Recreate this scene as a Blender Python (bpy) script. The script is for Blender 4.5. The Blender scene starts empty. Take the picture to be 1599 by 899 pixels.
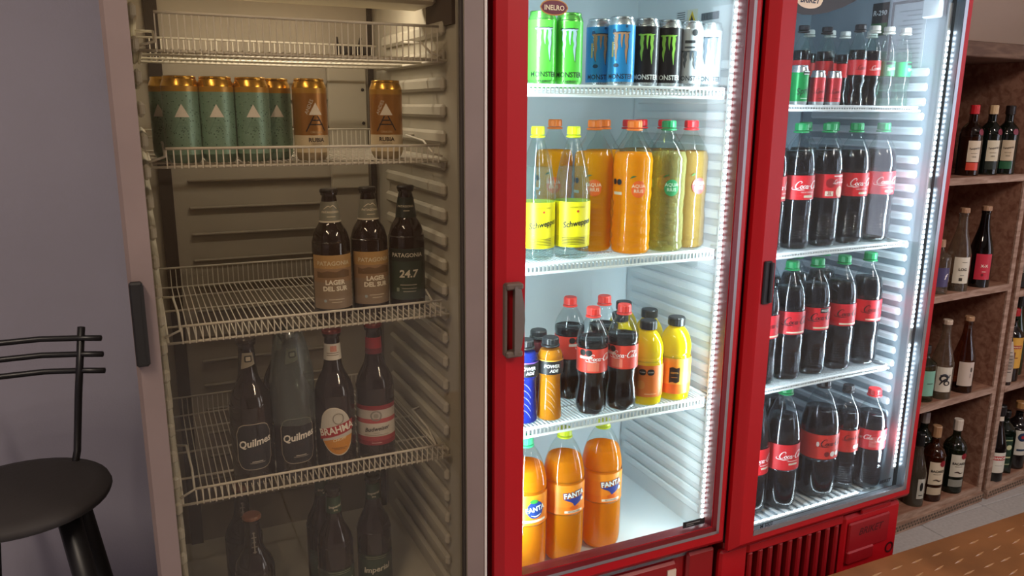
import bpy, math, random
from mathutils import Matrix, Vector
random.seed(7)
S = bpy.context.scene
COL = S.collection
PI = math.pi
H = 1.40                                   # height of the lens above the floor

# ------------------------------------------------------------------ camera
def make_camera():
    yaw, pitch, roll, fpx = math.radians(25.2), math.radians(12.88), math.radians(.45), 1230.
    cam = bpy.data.cameras.new('camera'); o = bpy.data.objects.new('camera', cam); COL.objects.link(o)
    cam.sensor_width = 36; cam.lens = fpx / 1599 * 36; cam.clip_start = .02
    cp, sp, c, s = math.cos(pitch), math.sin(pitch), math.cos(roll), math.sin(roll)
    tilt = Matrix(((1, 0, 0), (0, -sp, -cp), (0, cp, -sp)))
    rl = Matrix(((c, -s, 0), (s, c, 0), (0, 0, 1)))
    az = Matrix(((math.cos(yaw), -math.sin(yaw), 0), (math.sin(yaw), math.cos(yaw), 0), (0, 0, 1)))
    M = rl @ tilt @ az
    R = Matrix((M[0], -M[1], -M[2])).transposed()
    o.matrix_world = Matrix.Translation((0, 0, H)) @ R.to_4x4()
    S.camera = o
make_camera()

# ------------------------------------------------------------------ world, lights, exposure
W = bpy.data.worlds.new('world'); S.world = W; W.use_nodes = True
W.node_tree.nodes['Background'].inputs[0].default_value = (.80, .84, 1.0, 1)
W.node_tree.nodes['Background'].inputs[1].default_value = 6.0
S.view_settings.view_transform = 'Standard'; S.view_settings.look = 'None'
S.view_settings.exposure = 0.0; S.view_settings.gamma = 1.0; S.view_settings.use_curve_mapping = False
S.cycles.max_bounces = 10; S.cycles.transparent_max_bounces = 24; S.cycles.diffuse_bounces = 4
S.cycles.glossy_bounces = 4; S.cycles.transmission_bounces = 6
S.cycles.caustics_reflective = False; S.cycles.caustics_refractive = False
S.cycles.sample_clamp_indirect = 4.0

def area_light(name, loc, target, sx, sy, power, col):
    l = bpy.data.lights.new(name, 'AREA'); l.shape = 'RECTANGLE'; l.size = sx; l.size_y = sy; l.energy = power; l.color = col
    o = bpy.data.objects.new(name, l); COL.objects.link(o); o.location = loc
    d = Vector(target) - Vector(loc); o.rotation_euler = d.to_track_quat('-Z', 'Y').to_euler()
    return o
area_light('ceiling_lamp_light', (1.9, -.6, 2.52), (1.9, -.6, 0), .12, 1.1, 60, (1, .86, .70))
area_light('ceiling_lamp_light', (-.6, .2, 2.52), (-.6, .2, 0), .12, 1.1, 32, (1, .84, .68))

# ------------------------------------------------------------------ materials
def lin(h):
    h = h.lstrip('#'); v = [int(h[i:i + 2], 16) / 255 for i in (0, 2, 4)]
    return tuple((x / 12.92 if x <= .04045 else ((x + .055) / 1.055) ** 2.4) for x in v) + (1,)
MATS = {}
def mat(hexcol, rough=.5, metal=0, bump=0, bscale=60, var=0, vscale=8, spec=.5, emit=0, trans=0, coat=0):
    key = (hexcol, rough, metal, bump, bscale, var, vscale, spec, emit, trans, coat)
    if key in MATS: return MATS[key]
    m = bpy.data.materials.new('material'); m.use_nodes = True; nt = m.node_tree; b = nt.nodes['Principled BSDF']
    col = lin(hexcol)
    b.inputs['Base Color'].default_value = col; b.inputs['Roughness'].default_value = rough; b.inputs['Metallic'].default_value = metal
    b.inputs['Specular IOR Level'].default_value = spec
    if coat: b.inputs['Coat Weight'].default_value = coat; b.inputs['Coat Roughness'].default_value = .05
    if emit: b.inputs['Emission Color'].default_value = col; b.inputs['Emission Strength'].default_value = emit
    if trans: b.inputs['Transmission Weight'].default_value = trans
    if var or bump:
        tc = nt.nodes.new('ShaderNodeTexCoord')
    if var:
        n = nt.nodes.new('ShaderNodeTexNoise'); n.inputs['Scale'].default_value = vscale; n.inputs['Detail'].default_value = 5
        nt.links.new(tc.outputs['Object'], n.inputs['Vector'])
        r = nt.nodes.new('ShaderNodeValToRGB'); r.color_ramp.elements[0].position = .3; r.color_ramp.elements[1].position = .72
        r.color_ramp.elements[0].color = tuple(c * (1 - var) for c in col[:3]) + (1,); r.color_ramp.elements[1].color = tuple(min(1, c * (1 + var * .6)) for c in col[:3]) + (1,)
        nt.links.new(n.outputs['Fac'], r.inputs['Fac']); nt.links.new(r.outputs['Color'], b.inputs['Base Color'])
    if bump:
        n = nt.nodes.new('ShaderNodeTexNoise'); n.inputs['Scale'].default_value = bscale; n.inputs['Detail'].default_value = 4
        nt.links.new(tc.outputs['Object'], n.inputs['Vector'])
        bp = nt.nodes.new('ShaderNodeBump'); bp.inputs['Strength'].default_value = bump; bp.inputs['Distance'].default_value = .004
        nt.links.new(n.outputs['Fac'], bp.inputs['Height']); nt.links.new(bp.outputs['Normal'], b.inputs['Normal'])
    MATS[key] = m; return m

def clear(hexcol='ffffff', ior=1.45, boost=1.0, rough=.03, haze=0, hazecol='ffffff'):
    """thin clear plastic or glass: tinted see-through plus a mirror coat by Fresnel, and an even diffuse haze, on panes in place of reflections"""
    key = ('clear', hexcol, ior, boost, rough, haze, hazecol)
    if key in MATS: return MATS[key]
    m = bpy.data.materials.new('clear'); m.use_nodes = True; nt = m.node_tree; nt.nodes.remove(nt.nodes['Principled BSDF'])
    out = nt.nodes['Material Output']; t = nt.nodes.new('ShaderNodeBsdfTransparent'); t.inputs[0].default_value = lin(hexcol)
    g = nt.nodes.new('ShaderNodeBsdfGlossy'); g.inputs['Roughness'].default_value = rough
    f = nt.nodes.new('ShaderNodeFresnel'); ge = nt.nodes.new('ShaderNodeNewGeometry')   # same index seen from either side of the thin wall
    e = nt.nodes.new('ShaderNodeMath'); e.operation = 'MULTIPLY_ADD'; e.inputs[1].default_value = -2; e.inputs[2].default_value = 1; nt.links.new(ge.outputs['Backfacing'], e.inputs[0])
    pw = nt.nodes.new('ShaderNodeMath'); pw.operation = 'POWER'; pw.inputs[0].default_value = ior; nt.links.new(e.outputs[0], pw.inputs[1]); nt.links.new(pw.outputs[0], f.inputs['IOR'])
    mu = nt.nodes.new('ShaderNodeMath'); mu.operation = 'MULTIPLY'; mu.inputs[1].default_value = boost; mu.use_clamp = True
    nt.links.new(f.outputs[0], mu.inputs[0]); mx = nt.nodes.new('ShaderNodeMixShader')
    nt.links.new(mu.outputs[0], mx.inputs[0]); nt.links.new(t.outputs[0], mx.inputs[1]); nt.links.new(g.outputs[0], mx.inputs[2])
    last = mx
    if haze:
        d = nt.nodes.new('ShaderNodeBsdfDiffuse'); d.inputs[0].default_value = lin(hazecol); m2 = nt.nodes.new('ShaderNodeMixShader')
        m2.inputs[0].default_value = haze; nt.links.new(mx.outputs[0], m2.inputs[1]); nt.links.new(d.outputs[0], m2.inputs[2]); last = m2
    nt.links.new(last.outputs[0], out.inputs[0]); MATS[key] = m; return m

def juice(hexcol, through=.35):
    """cloudy drink: scatters on its surface and lets light through"""
    key = ('juice', hexcol, through)
    if key in MATS: return MATS[key]
    m = bpy.data.materials.new('drink'); m.use_nodes = True; nt = m.node_tree; nt.nodes.remove(nt.nodes['Principled BSDF'])
    d = nt.nodes.new('ShaderNodeBsdfDiffuse'); d.inputs[0].default_value = lin(hexcol)
    t = nt.nodes.new('ShaderNodeBsdfTranslucent'); t.inputs[0].default_value = lin(hexcol)
    x = nt.nodes.new('ShaderNodeMixShader'); x.inputs[0].default_value = through
    nt.links.new(d.outputs[0], x.inputs[1]); nt.links.new(t.outputs[0], x.inputs[2]); nt.links.new(x.outputs[0], nt.nodes['Material Output'].inputs[0])
    MATS[key] = m; return m

def tint(hexcol, haze=.12):
    """clear coloured drink"""
    return clear(hexcol, 1.2, .5, .05, haze, hexcol)

def wood(c1, c2, scale=9, rough=.6, key=None, axis=0):
    k = ('wood', c1, c2, scale, axis)
    if k in MATS: return MATS[k]
    m = bpy.data.materials.new('wood'); m.use_nodes = True; nt = m.node_tree; b = nt.nodes['Principled BSDF']; b.inputs['Roughness'].default_value = rough
    tc = nt.nodes.new('ShaderNodeTexCoord'); mp = nt.nodes.new('ShaderNodeMapping')
    sc = [scale * 4, scale * 4, scale * 4]; sc[axis] = scale * .7; mp.inputs['Scale'].default_value = sc
    n = nt.nodes.new('ShaderNodeTexNoise'); n.inputs['Scale'].default_value = 1.2; n.inputs['Detail'].default_value = 6; n.inputs['Distortion'].default_value = .6
    r = nt.nodes.new('ShaderNodeValToRGB'); r.color_ramp.elements[0].color = lin(c1); r.color_ramp.elements[1].color = lin(c2)
    r.color_ramp.elements[0].position = .35; r.color_ramp.elements[1].position = .65
    nt.links.new(tc.outputs['Object'], mp.inputs[0]); nt.links.new(mp.outputs[0], n.inputs['Vector']); nt.links.new(n.outputs['Fac'], r.inputs['Fac'])
    nt.links.new(r.outputs['Color'], b.inputs['Base Color'])
    bp = nt.nodes.new('ShaderNodeBump'); bp.inputs['Strength'].default_value = .25; bp.inputs['Distance'].default_value = .002
    nt.links.new(n.outputs['Fac'], bp.inputs['Height']); nt.links.new(bp.outputs['Normal'], b.inputs['Normal'])
    MATS[k] = m; return m

# ------------------------------------------------------------------ mesh helpers
class MB:
    """collects shapes that become ONE mesh object"""
    def __init__(s): s.v, s.f, s.m, s.sm = [], [], [], []
    def add(s, v, f, mi=0, smooth=False):
        k = len(s.v); s.v += [tuple(p) for p in v]; s.f += [tuple(i + k for i in q) for q in f]; s.m += [mi] * len(f); s.sm += [smooth] * len(f); return s
    def box(s, x0, x1, y0, y1, z0, z1, mi=0, bev=0):
        if not bev:
            v = [(x, y, z) for x in (x0, x1) for y in (y0, y1) for z in (z0, z1)]
            return s.add(v, [(0, 1, 3, 2), (4, 6, 7, 5), (0, 4, 5, 1), (2, 3, 7, 6), (0, 2, 6, 4), (1, 5, 7, 3)], mi)
        b = min(bev, (x1 - x0) * .49, (y1 - y0) * .49, (z1 - z0) * .49)
        v, idx = [], {}
        for ix in (0, 1):
            for iy in (0, 1):
                for iz in (0, 1):
                    X, Y, Z = (x0, x1)[ix], (y0, y1)[iy], (z0, z1)[iz]; sx, sy, sz = (1, -1)[ix] * b, (1, -1)[iy] * b, (1, -1)[iz] * b
                    for a, p in enumerate(((X, Y + sy, Z + sz), (X + sx, Y, Z + sz), (X + sx, Y + sy, Z))):
                        idx[ix, iy, iz, a] = len(v); v.append(p)
        I = idx; f = []
        for a in range(3):
            o = [q for q in range(3) if q != a]
            for e in (0, 1):
                q = []
                for p in ((0, 0), (1, 0), (1, 1), (0, 1)):
                    k = [0, 0, 0]; k[a] = e; k[o[0]] = p[0]; k[o[1]] = p[1]; q.append(I[k[0], k[1], k[2], a])
                f.append(q if (e == 1) == (a != 1) else q[::-1])
            for p in ((0, 0), (1, 0), (0, 1), (1, 1)):
                k0 = [0, 0, 0]; k0[o[0]], k0[o[1]] = p; k1 = k0[:]; k1[a] = 1
                f.append((I[(*k0, o[0])], I[(*k1, o[0])], I[(*k1, o[1])], I[(*k0, o[1])]))
        for ix in (0, 1):
            for iy in (0, 1):
                for iz in (0, 1): f.append((I[ix, iy, iz, 0], I[ix, iy, iz, 1], I[ix, iy, iz, 2]))
        return s.add(v, f, mi)
    def rod(s, p, q, r, n=5, mi=0, r2=None):
        p, q = Vector(p), Vector(q); d = (q - p).normalized(); a = d.orthogonal().normalized(); b = d.cross(a); r2 = r if r2 is None else r2
        v = [p + (a * math.cos(t) + b * math.sin(t)) * r for t in [2 * PI * i / n for i in range(n)]]
        v += [q + (a * math.cos(t) + b * math.sin(t)) * r2 for t in [2 * PI * i / n for i in range(n)]]
        return s.add(v, [(i, (i + 1) % n, n + (i + 1) % n, n + i) for i in range(n)] + [tuple(range(n))[::-1], tuple(range(n, 2 * n))], mi, n > 5)
    def tube(s, pts, r, n=6, mi=0):
        pts = [Vector(p) for p in pts]; rings = []; up = None
        for i, p in enumerate(pts):
            d = (pts[min(i + 1, len(pts) - 1)] - pts[max(i - 1, 0)]).normalized()
            a = d.orthogonal().normalized() if up is None else (up - d * up.dot(d)).normalized()
            up = a; b = d.cross(a); rings.append([p + (a * math.cos(2 * PI * k / n) + b * math.sin(2 * PI * k / n)) * r for k in range(n)])
        v = [x for g in rings for x in g]; f = [(i * n + k, i * n + (k + 1) % n, (i + 1) * n + (k + 1) % n, (i + 1) * n + k) for i in range(len(pts) - 1) for k in range(n)]
        f += [tuple(range(n))[::-1], tuple(range(len(v) - n, len(v)))]
        return s.add(v, f, mi, True)
    def lathe(s, prof, n=28, mi=0, mod=None, smooth=True, x=0, y=0):
        v, f = [], []
        for (r, z) in prof:
            for k in range(n):
                t = 2 * PI * k / n; rr = max(r, 1e-5) * (mod(t, z) if mod else 1); v.append((x + rr * math.sin(t), y - rr * math.cos(t), z))
        for i in range(len(prof) - 1):
            for k in range(n): f.append((i * n + k, i * n + (k + 1) % n, (i + 1) * n + (k + 1) % n, (i + 1) * n + k))
        return s.add(v, f, mi, smooth)
    def build(s, name, mats, parent=None, loc=None):
        me = bpy.data.meshes.new(name); me.from_pydata(s.v, [], s.f)
        if not isinstance(mats, (list, tuple)): mats = [mats]
        for m in mats: me.materials.append(m)
        me.polygons.foreach_set('material_index', s.m); me.polygons.foreach_set('use_smooth', s.sm); me.update()
        o = bpy.data.objects.new(name, me); COL.objects.link(o)
        if parent: o.parent = parent
        if loc: o.location = loc
        return o

def tag(o, label, cat, group=None):
    o['label'] = label; o['category'] = cat
    if group: o['group'] = group
    return o
def thing(name, label, cat, loc=(0, 0, 0), rz=0, group=None):
    o = bpy.data.objects.new(name, None); o.empty_display_size = .05; COL.objects.link(o)
    o.location = loc; o.rotation_euler = (0, 0, rz); return tag(o, label, cat, group)
def struct(o): o['kind'] = 'structure'; return o
def stuff(o): o['kind'] = 'stuff'; return o
def kids(o): return [c for c in o.children]
def dup_tree(o, parent):
    c = o.copy(); COL.objects.link(c); c.parent = parent
    for ch in kids(o): dup_tree(ch, c)
    return c
def dup(root, loc, rz, label, group=None):
    r = root.copy(); COL.objects.link(r); r.location = loc; r.rotation_euler = (0, 0, rz); r['label'] = label
    if group: r['group'] = group
    for ch in kids(root): dup_tree(ch, r)
    return r

# ------------------------------------------------------------------ lettering and flat art, wrapped on round things
TXT = {}
def text_flat(s, size, shear=0, bold=0, sx=1, rot=0):
    key = (s, shear, bold)
    if key not in TXT:
        c = bpy.data.curves.new('t', 'FONT'); c.body = s; c.size = 1; c.shear = shear; c.offset = bold; c.resolution_u = 2
        c.align_x = 'CENTER'; c.align_y = 'CENTER'
        o = bpy.data.objects.new('t', c); COL.objects.link(o); dg = bpy.context.evaluated_depsgraph_get(); dg.update()
        me = o.evaluated_get(dg).to_mesh(); TXT[key] = ([(v.co.x, v.co.y) for v in me.vertices], [tuple(p.vertices) for p in me.polygons])
        bpy.data.objects.remove(o); bpy.data.curves.remove(c)
    v, f = TXT[key]; ca, sa = math.cos(rot), math.sin(rot)
    return [((x * sx * ca - y * sa) * size, (x * sx * sa + y * ca) * size) for x, y in v], f
def catmull(p, k=6):
    out = []
    for i in range(len(p) - 1):
        a, b, c, d = p[max(i - 1, 0)], p[i], p[i + 1], p[min(i + 2, len(p) - 1)]
        for j in range(k):
            t = j / k; out.append(tuple(.5 * (2 * b[n] + (c[n] - a[n]) * t + (2 * a[n] - 5 * b[n] + 4 * c[n] - d[n]) * t * t + (3 * b[n] - a[n] - 3 * c[n] + d[n]) * t ** 3) for n in range(len(b))))
    return out + [tuple(p[-1])]
def ribbon(pts, k=6):                               # (x, y, width) points
    p = catmull(pts, k); v, f = [], []
    for i, q in enumerate(p):
        a, b = p[max(i - 1, 0)], p[min(i + 1, len(p) - 1)]; dx, dy = b[0] - a[0], b[1] - a[1]; l = math.hypot(dx, dy) or 1
        v += [(q[0] - dy / l * q[2] / 2, q[1] + dx / l * q[2] / 2), (q[0] + dy / l * q[2] / 2, q[1] - dx / l * q[2] / 2)]
    f = [(2 * i, 2 * i + 1, 2 * i + 3, 2 * i + 2) for i in range(len(p) - 1)]
    return v, f
def merge(parts):
    V, F = [], []
    for v, f in parts: k = len(V); V += v; F += [tuple(i + k for i in q) for q in f]
    return V, F
def ring_stroke(cx, cy, rx, ry, w):
    return ribbon([(cx + rx * math.cos(t), cy + ry * math.sin(t), w * (1 + .5 * abs(math.cos(t)))) for t in [PI / 2 + 2 * PI * i / 10 for i in range(11)]], 3)
def cola_script(size):
    P = []
    def C(x): return ribbon([(x + 1.55, 1.55, .1), (x + 1.75, 2.0, .16), (x + 1.35, 2.3, .2), (x + .75, 2.05, .26), (x + .3, 1.3, .36), (x + .25, .55, .36), (x + .6, .05, .26), (x + 1.15, .1, .16), (x + 1.6, .5, .1)])
    P.append(C(0)); P.append(ribbon([(-.5, .55, .05), (-.7, .15, .14), (-.35, -.25, .2), (.5, -.3, .22), (1.6, -.45, .26), (2.5, -.35, .2), (3.3, -.5, .05)]))
    P.append(ring_stroke(2.05, .5, .33, .46, .18)); P.append(ribbon([(3.25, .85, .14), (2.95, .98, .18), (2.65, .5, .26), (2.9, .05, .2), (3.3, .25, .1)]))
    P.append(ring_stroke(3.75, .5, .33, .46, .18)); P.append(ribbon([(4.1, 1.0, .2), (4.05, .4, .24), (4.2, .05, .2), (4.5, .3, .1)]))
    P.append(ribbon([(4.45, .75, .16), (4.75, .8, .18), (5.1, .72, .12)]))
    P.append(C(5.2)); P.append(ribbon([(5.9, 2.05, .1), (6.6, 2.35, .2), (7.4, 2.2, .24), (8.2, 2.4, .1)]))
    P.append(ring_stroke(7.2, .5, .33, .46, .18)); P.append(ribbon([(7.85, 1.0, .1), (8.25, 1.9, .14), (8.05, 2.1, .16), (7.8, 1.4, .22), (7.85, .3, .24), (8.1, .05, .16), (8.35, .3, .1)]))
    P.append(ring_stroke(8.8, .5, .33, .46, .18)); P.append(ribbon([(9.15, 1.0, .2), (9.1, .4, .24), (9.25, .05, .2), (9.7, .35, .06)]))
    V, F = merge(P); return [((x + .22 * y - 4.7) * size, (y - .9) * size) for x, y in V], F
def claw_mark(size):
    P = []
    for k, (x0, L) in enumerate(((-.42, 2.1), (.0, 1.5), (.42, 2.35))):
        if k == 1: continue
        P.append(ribbon([(x0 - .28, .92, .06), (x0 - .12, .98, .16), (x0 + .02, .75, .30), (x0 - .02, .3, .27), (x0 + .05, -.1, .22), (x0 - .02, -.5, .2), (x0 + .04, .95 - L, .03)], 4))
    P.append(ribbon([(-.75, 1.0, .04), (-.4, .95, .14), (0, .99, .1), (.4, .95, .15), (.72, 1.02, .04)], 4))
    P.append(ribbon([(.05, .95, .22), (.02, .3, .14), (.06, -.2, .02)], 4))
    V, F = merge(P); return [(x * size, y * size) for x, y in V], F
def poly(pts): return list(pts), [tuple(range(len(pts)))]
def disc(cx, cy, r, n=20, ry=None):
    if r > .0035: return oval(cx, cy, r, ry or r)
    return [(cx + r * math.sin(2 * PI * i / n), cy + (ry or r) * math.cos(2 * PI * i / n)) for i in range(n)][::-1], [tuple(range(n))]
def rect(cx, cy, w, h):
    n = max(1, int(w / .006)); v = []
    for i in range(n + 1): x = cx - w / 2 + w * i / n; v += [(x, cy - h / 2), (x, cy + h / 2)]
    return v, [(2 * i, 2 * i + 2, 2 * i + 3, 2 * i + 1) for i in range(n)]
def gridded(outline, nx=10, ny=8):
    """fill of a closed convex outline by strips so it bends well round a bottle"""
    xs = [p[0] for p in outline]; x0, x1 = min(xs), max(xs); v, f = [], []
    for i in range(nx + 1):
        x = x0 + (x1 - x0) * (i + (1e-3 if i == 0 else -1e-3 if i == nx else 0)) / nx; ys = []
        for a, b in zip(outline, outline[1:] + outline[:1]):
            if (a[0] - x) * (b[0] - x) <= 0 and a[0] != b[0]: ys.append(a[1] + (b[1] - a[1]) * (x - a[0]) / (b[0] - a[0]))
        v += [(x, min(ys)), (x, max(ys))]
    return v, [(2 * i, 2 * i + 2, 2 * i + 3, 2 * i + 1) for i in range(nx)]
def oval(cx, cy, rx, ry, rot=0, n=28, y0=-1, y1=1):
    o = []
    for i in range(n):
        t = 2 * PI * i / n; x, y = math.cos(t), max(y0, min(y1, math.sin(t))); x, y = x * rx, y * ry
        o.append((cx + x * math.cos(rot) - y * math.sin(rot), cy + x * math.sin(rot) + y * math.cos(rot)))
    return gridded(o, 14)
def roundrect(cx, cy, w, h, r, n=5):
    o = []
    for sx, sy, a0 in ((1, 1, 0), (-1, 1, PI / 2), (-1, -1, PI), (1, -1, 1.5 * PI)):
        for i in range(n + 1): a = a0 + PI / 2 * i / n; o.append((cx + sx * (w / 2 - r) + r * math.cos(a), cy + sy * (h / 2 - r) + r * math.sin(a)))
    return gridded(o, 12)
def wrap(flat, rad, th=0, z=0, lift=.0006, rfun=None):
    v, f = flat; out = []
    for x, y in v:
        r = (rfun(z + y) if rfun else rad) + lift; t = th + x / rad; out.append((r * math.sin(t), -r * math.cos(t), z + y))
    return out, f
def flat3(flat, plane='xz', off=0):
    v, f = flat; return [(x, off, y) for x, y in v], f

# ------------------------------------------------------------------ drinks: every one is body, drink, cap, label (> lettering)
def prof_r(prof, z):
    for (r0, z0), (r1, z1) in zip(prof, prof[1:]):
        if z0 <= z <= z1 and z1 > z0: return r0 + (r1 - r0) * (z - z0) / (z1 - z0)
    return prof[-1][0]
def smooth_prof(p, k=4): return [(max(a, 0), b) for a, b in catmull(p, k)]
def bottle(name, label, cat, h, r, shape, body, drink=None, fill=.78, cap='e02020', capr=.30, caph=.06, capz=None, bands=(), art=(), seg=32, mod=None, capmat=None, group=None, neckring=True):
    """shape: (r/r, z/h) profile; bands: (z0, z1, [hex...], name, th0, th1); art: (flat, theta, z, hex, lift)"""
    root = thing(name, label, cat, group=group)
    P = smooth_prof([(a * r, b * h) for a, b in shape], 4)
    b = MB(); b.lathe([(0, P[0][1] + .004)] + P + [(P[-1][0] * .8, P[-1][1])], seg, mod=mod); b.build('body', body, root)
    if drink:
        q = [(max(a - .0016, .001), z + .0015) for a, z in P if z < fill * h]; q.append((max(prof_r(P, fill * h) - .0016, .001), fill * h)); d = MB()
        d.lathe([(0, q[0][1])] + q + [(0, fill * h)], seg, mod=mod); d.build('drink', drink, root)
    cz = capz if capz is not None else 1 - caph
    if cap:
        c = MB(); cr = capr * r
        c.lathe([(cr * .86, cz * h), (cr, cz * h + .001), (cr, h - .003), (cr * .9, h), (0, h)], 36, mod=(lambda t, z: 1 + .03 * (math.sin(t * 18) > 0)), smooth=False)
        if neckring: c.lathe([(cr * .8, cz * h - .006), (cr * 1.13, cz * h - .005), (cr * 1.13, cz * h - .002), (cr * .8, cz * h - .001)], 20)
        c.build('cap', capmat or mat(cap, .38), root)
    first = None
    for bd in bands:
        z0, z1, cols, nm = bd[:4]; t0, t1 = (bd[4], bd[5]) if len(bd) > 4 else (-PI, PI)
        m = MB(); n = len(cols); ns = max(4, int((t1 - t0) / .16)); zz = [z0 + (z1 - z0) * i / n for i in range(n + 1)]
        for i in range(n):
            nz = 3; v, f = [], []
            for a in range(ns + 1):
                t = t0 + (t1 - t0) * a / ns
                for e in range(nz + 1):
                    z = (zz[i] + (zz[i + 1] - zz[i]) * e / nz) * h; rr = prof_r(P, z) + .0007; v.append((rr * math.sin(t), -rr * math.cos(t), z))
            f = [(a * (nz + 1) + e, (a + 1) * (nz + 1) + e, (a + 1) * (nz + 1) + e + 1, a * (nz + 1) + e + 1) for a in range(ns) for e in range(nz)]
            m.add(v, f, i, True)
        o = m.build(nm, [mat(c, .42) if isinstance(c, str) else c for c in cols], root); first = first or o
    put_art(art, r, h, P, root, first)
    return root
def put_art(art, r, h, P, root, lab):
    by = {}
    for it in art:
        flat, th, z, hx = it[:4]; lift = it[4] if len(it) > 4 else .0014; nm = it[5] if len(it) > 5 else 'lettering'
        v, f = wrap(flat, max(prof_r(P, z * h), .01), th, z * h, lift, lambda q: prof_r(P, q)); by.setdefault((nm, hx), MB()).add(v, f)
    for (nm, hx), m in by.items():
        m.build(nm, mat(hx, .45) if isinstance(hx, str) else hx, lab or root)
T = text_flat

PET = clear('f6fafb', 1.5, .8, .04)
PETG = clear('f4faf8', 1.5, .8, .03)
COLA = mat('0d0a0e', .12, spec=.6)
DARK = mat('1c100a', .07, spec=.7)
SHAPE_15 = [(.55, .0), (.86, .012), (.98, .045), (1.0, .08)] + [(1.0 if k % 2 else .975, .095 + .011 * k) for k in range(15)] + [(.985, .27), (1.0, .29), (1.0, .385), (.97, .40), (.98, .41), (.98, .60), (.97, .61), (1.0, .625), (.99, .67), (.93, .73), (.80, .79), (.62, .84), (.44, .88), (.31, .91), (.27, .925), (.27, .95)]
def petal(t, z): return 1 - (.10 * max(0, 1 - z / .022) * (math.cos(5 * t) > .2)) + (.012 * math.cos(16 * t) if .03 < z < .115 else 0)
def cola15(kind):
    label = 'returnable cola bottle'
    hx = 'd3202a' if kind != 'zero' else 'cf1f2c'; ink = 'f6f2f0' if kind not in ('zero', 'warn') else '161012'
    art = [(cola_script(.0078), .34, .52, ink)]
    if kind == 'classic': art += [(T('SABOR ORIGINAL', .0045), .28, .468, 'f4e8e4'), (rect(0, 0, .026, .0055), .35, .436, 'd8cdb4')]
    if kind == 'zero': art += [(T('zero', .007, 0, .01), .45, .468, 'b01822'), (rect(0, 0, .052, .004), .28, .428, 'e9dcc0')]
    if kind == 'warn': art += [(rect(0, .0, .026, .012), .35, .578, '15120f'), (rect(0, .0, .022, .0012), .35, .583, 'f2efe8', .002), (rect(0, .0, .022, .0012), .35, .573, 'f2efe8', .002), (rect(0, 0, .05, .004), .28, .43, 'd8c9a8')]
    if kind == 'promo': art = [(cola_script(.0040), .62, .54, 'f6f2f0'), (rect(0, 0, .020, .012), -.1, .445, 'e6ddc9'), (T('2L', .012, .2, .02), -.1, .445, 'b01822', .002), (rect(0, 0, .03, .003), .5, .585, 'f0e6e0'), (oval(0, 0, .012, .014), .62, .46, 'e8b8a0'), (oval(0, 0, .012, .012), -.05, .53, '8f1018')]
    return bottle('cola_bottle', label, 'bottle', .312, .041, SHAPE_15, PET, COLA, .785, '1fa05c', .40, .058, bands=[(.41, .60, [hx], 'label')], art=art, mod=petal)

# ------------------------------------------------------------------ the room
wallm = mat('9f9ba8', .85, bump=.12, bscale=220, var=.06, vscale=3)
def slab(name, x0, x1, y0, y1, z0, z1, m): b = MB(); b.box(x0, x1, y0, y1, z0, z1); return struct(b.build(name, m))
floor = slab('floor', -1.7, 4.4, -3, 2.2, -.06, -.006, mat('5d5b60', .8))
slab('wall_back', -1.7, 1.95, 2.12, 2.2, -.006, 2.6, wallm)
warm_lit_wall = mat('c9b2a4', .85, bump=.12, bscale=200, var=.05, vscale=3)  # same wall as wallm, with warm lamplight put into the colour
slab('wall_back_right', 1.95, 4.4, 2.08, 2.2, -.006, 2.6, warm_lit_wall)
slab('wall_left', -1.78, -1.7, -3, 2.2, -.006, 2.6, wallm)
slab('wall_right', 4.4, 4.48, -.3, 2.2, -.006, 2.6, warm_lit_wall)                       # unseen window and door openings, added for daylight and haze on the right glass
slab('wall_right_sill', 4.4, 4.48, -.8, -.3, -.006, .6, warm_lit_wall)
slab('wall_right_pier', 4.4, 4.48, -1.75, -.8, -.006, 2.25, warm_lit_wall)
slab('wall_right_lintel', 4.4, 4.48, -3, -.3, 2.25, 2.6, warm_lit_wall)
slab('wall_front', -1.78, 4.48, -3.08, -3, -.006, 2.6, mat('5a473c', .8, var=.1, vscale=2))
slab('ceiling', -1.78, 4.48, -3, 2.2, 2.6, 2.68, mat('b9b2ac', .9))
tb = MB(); tb.box(.0015, .3285, .0015, .3285, -.006, 0, bev=.002); tile_m = mat('b7b5ba', .42, bump=.05, bscale=90, var=.12, vscale=90)
t0 = None
for i in range(18):
    for j in range(16):
        if t0 is None: t0 = tb.build('tile', tile_m, floor); t = t0
        else: t = t0.copy(); COL.objects.link(t); t.parent = floor
        t.location = (-1.62 + .33 * i + .01, 1.312 + .33 * 1 - .33 * j, 0)

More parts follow.
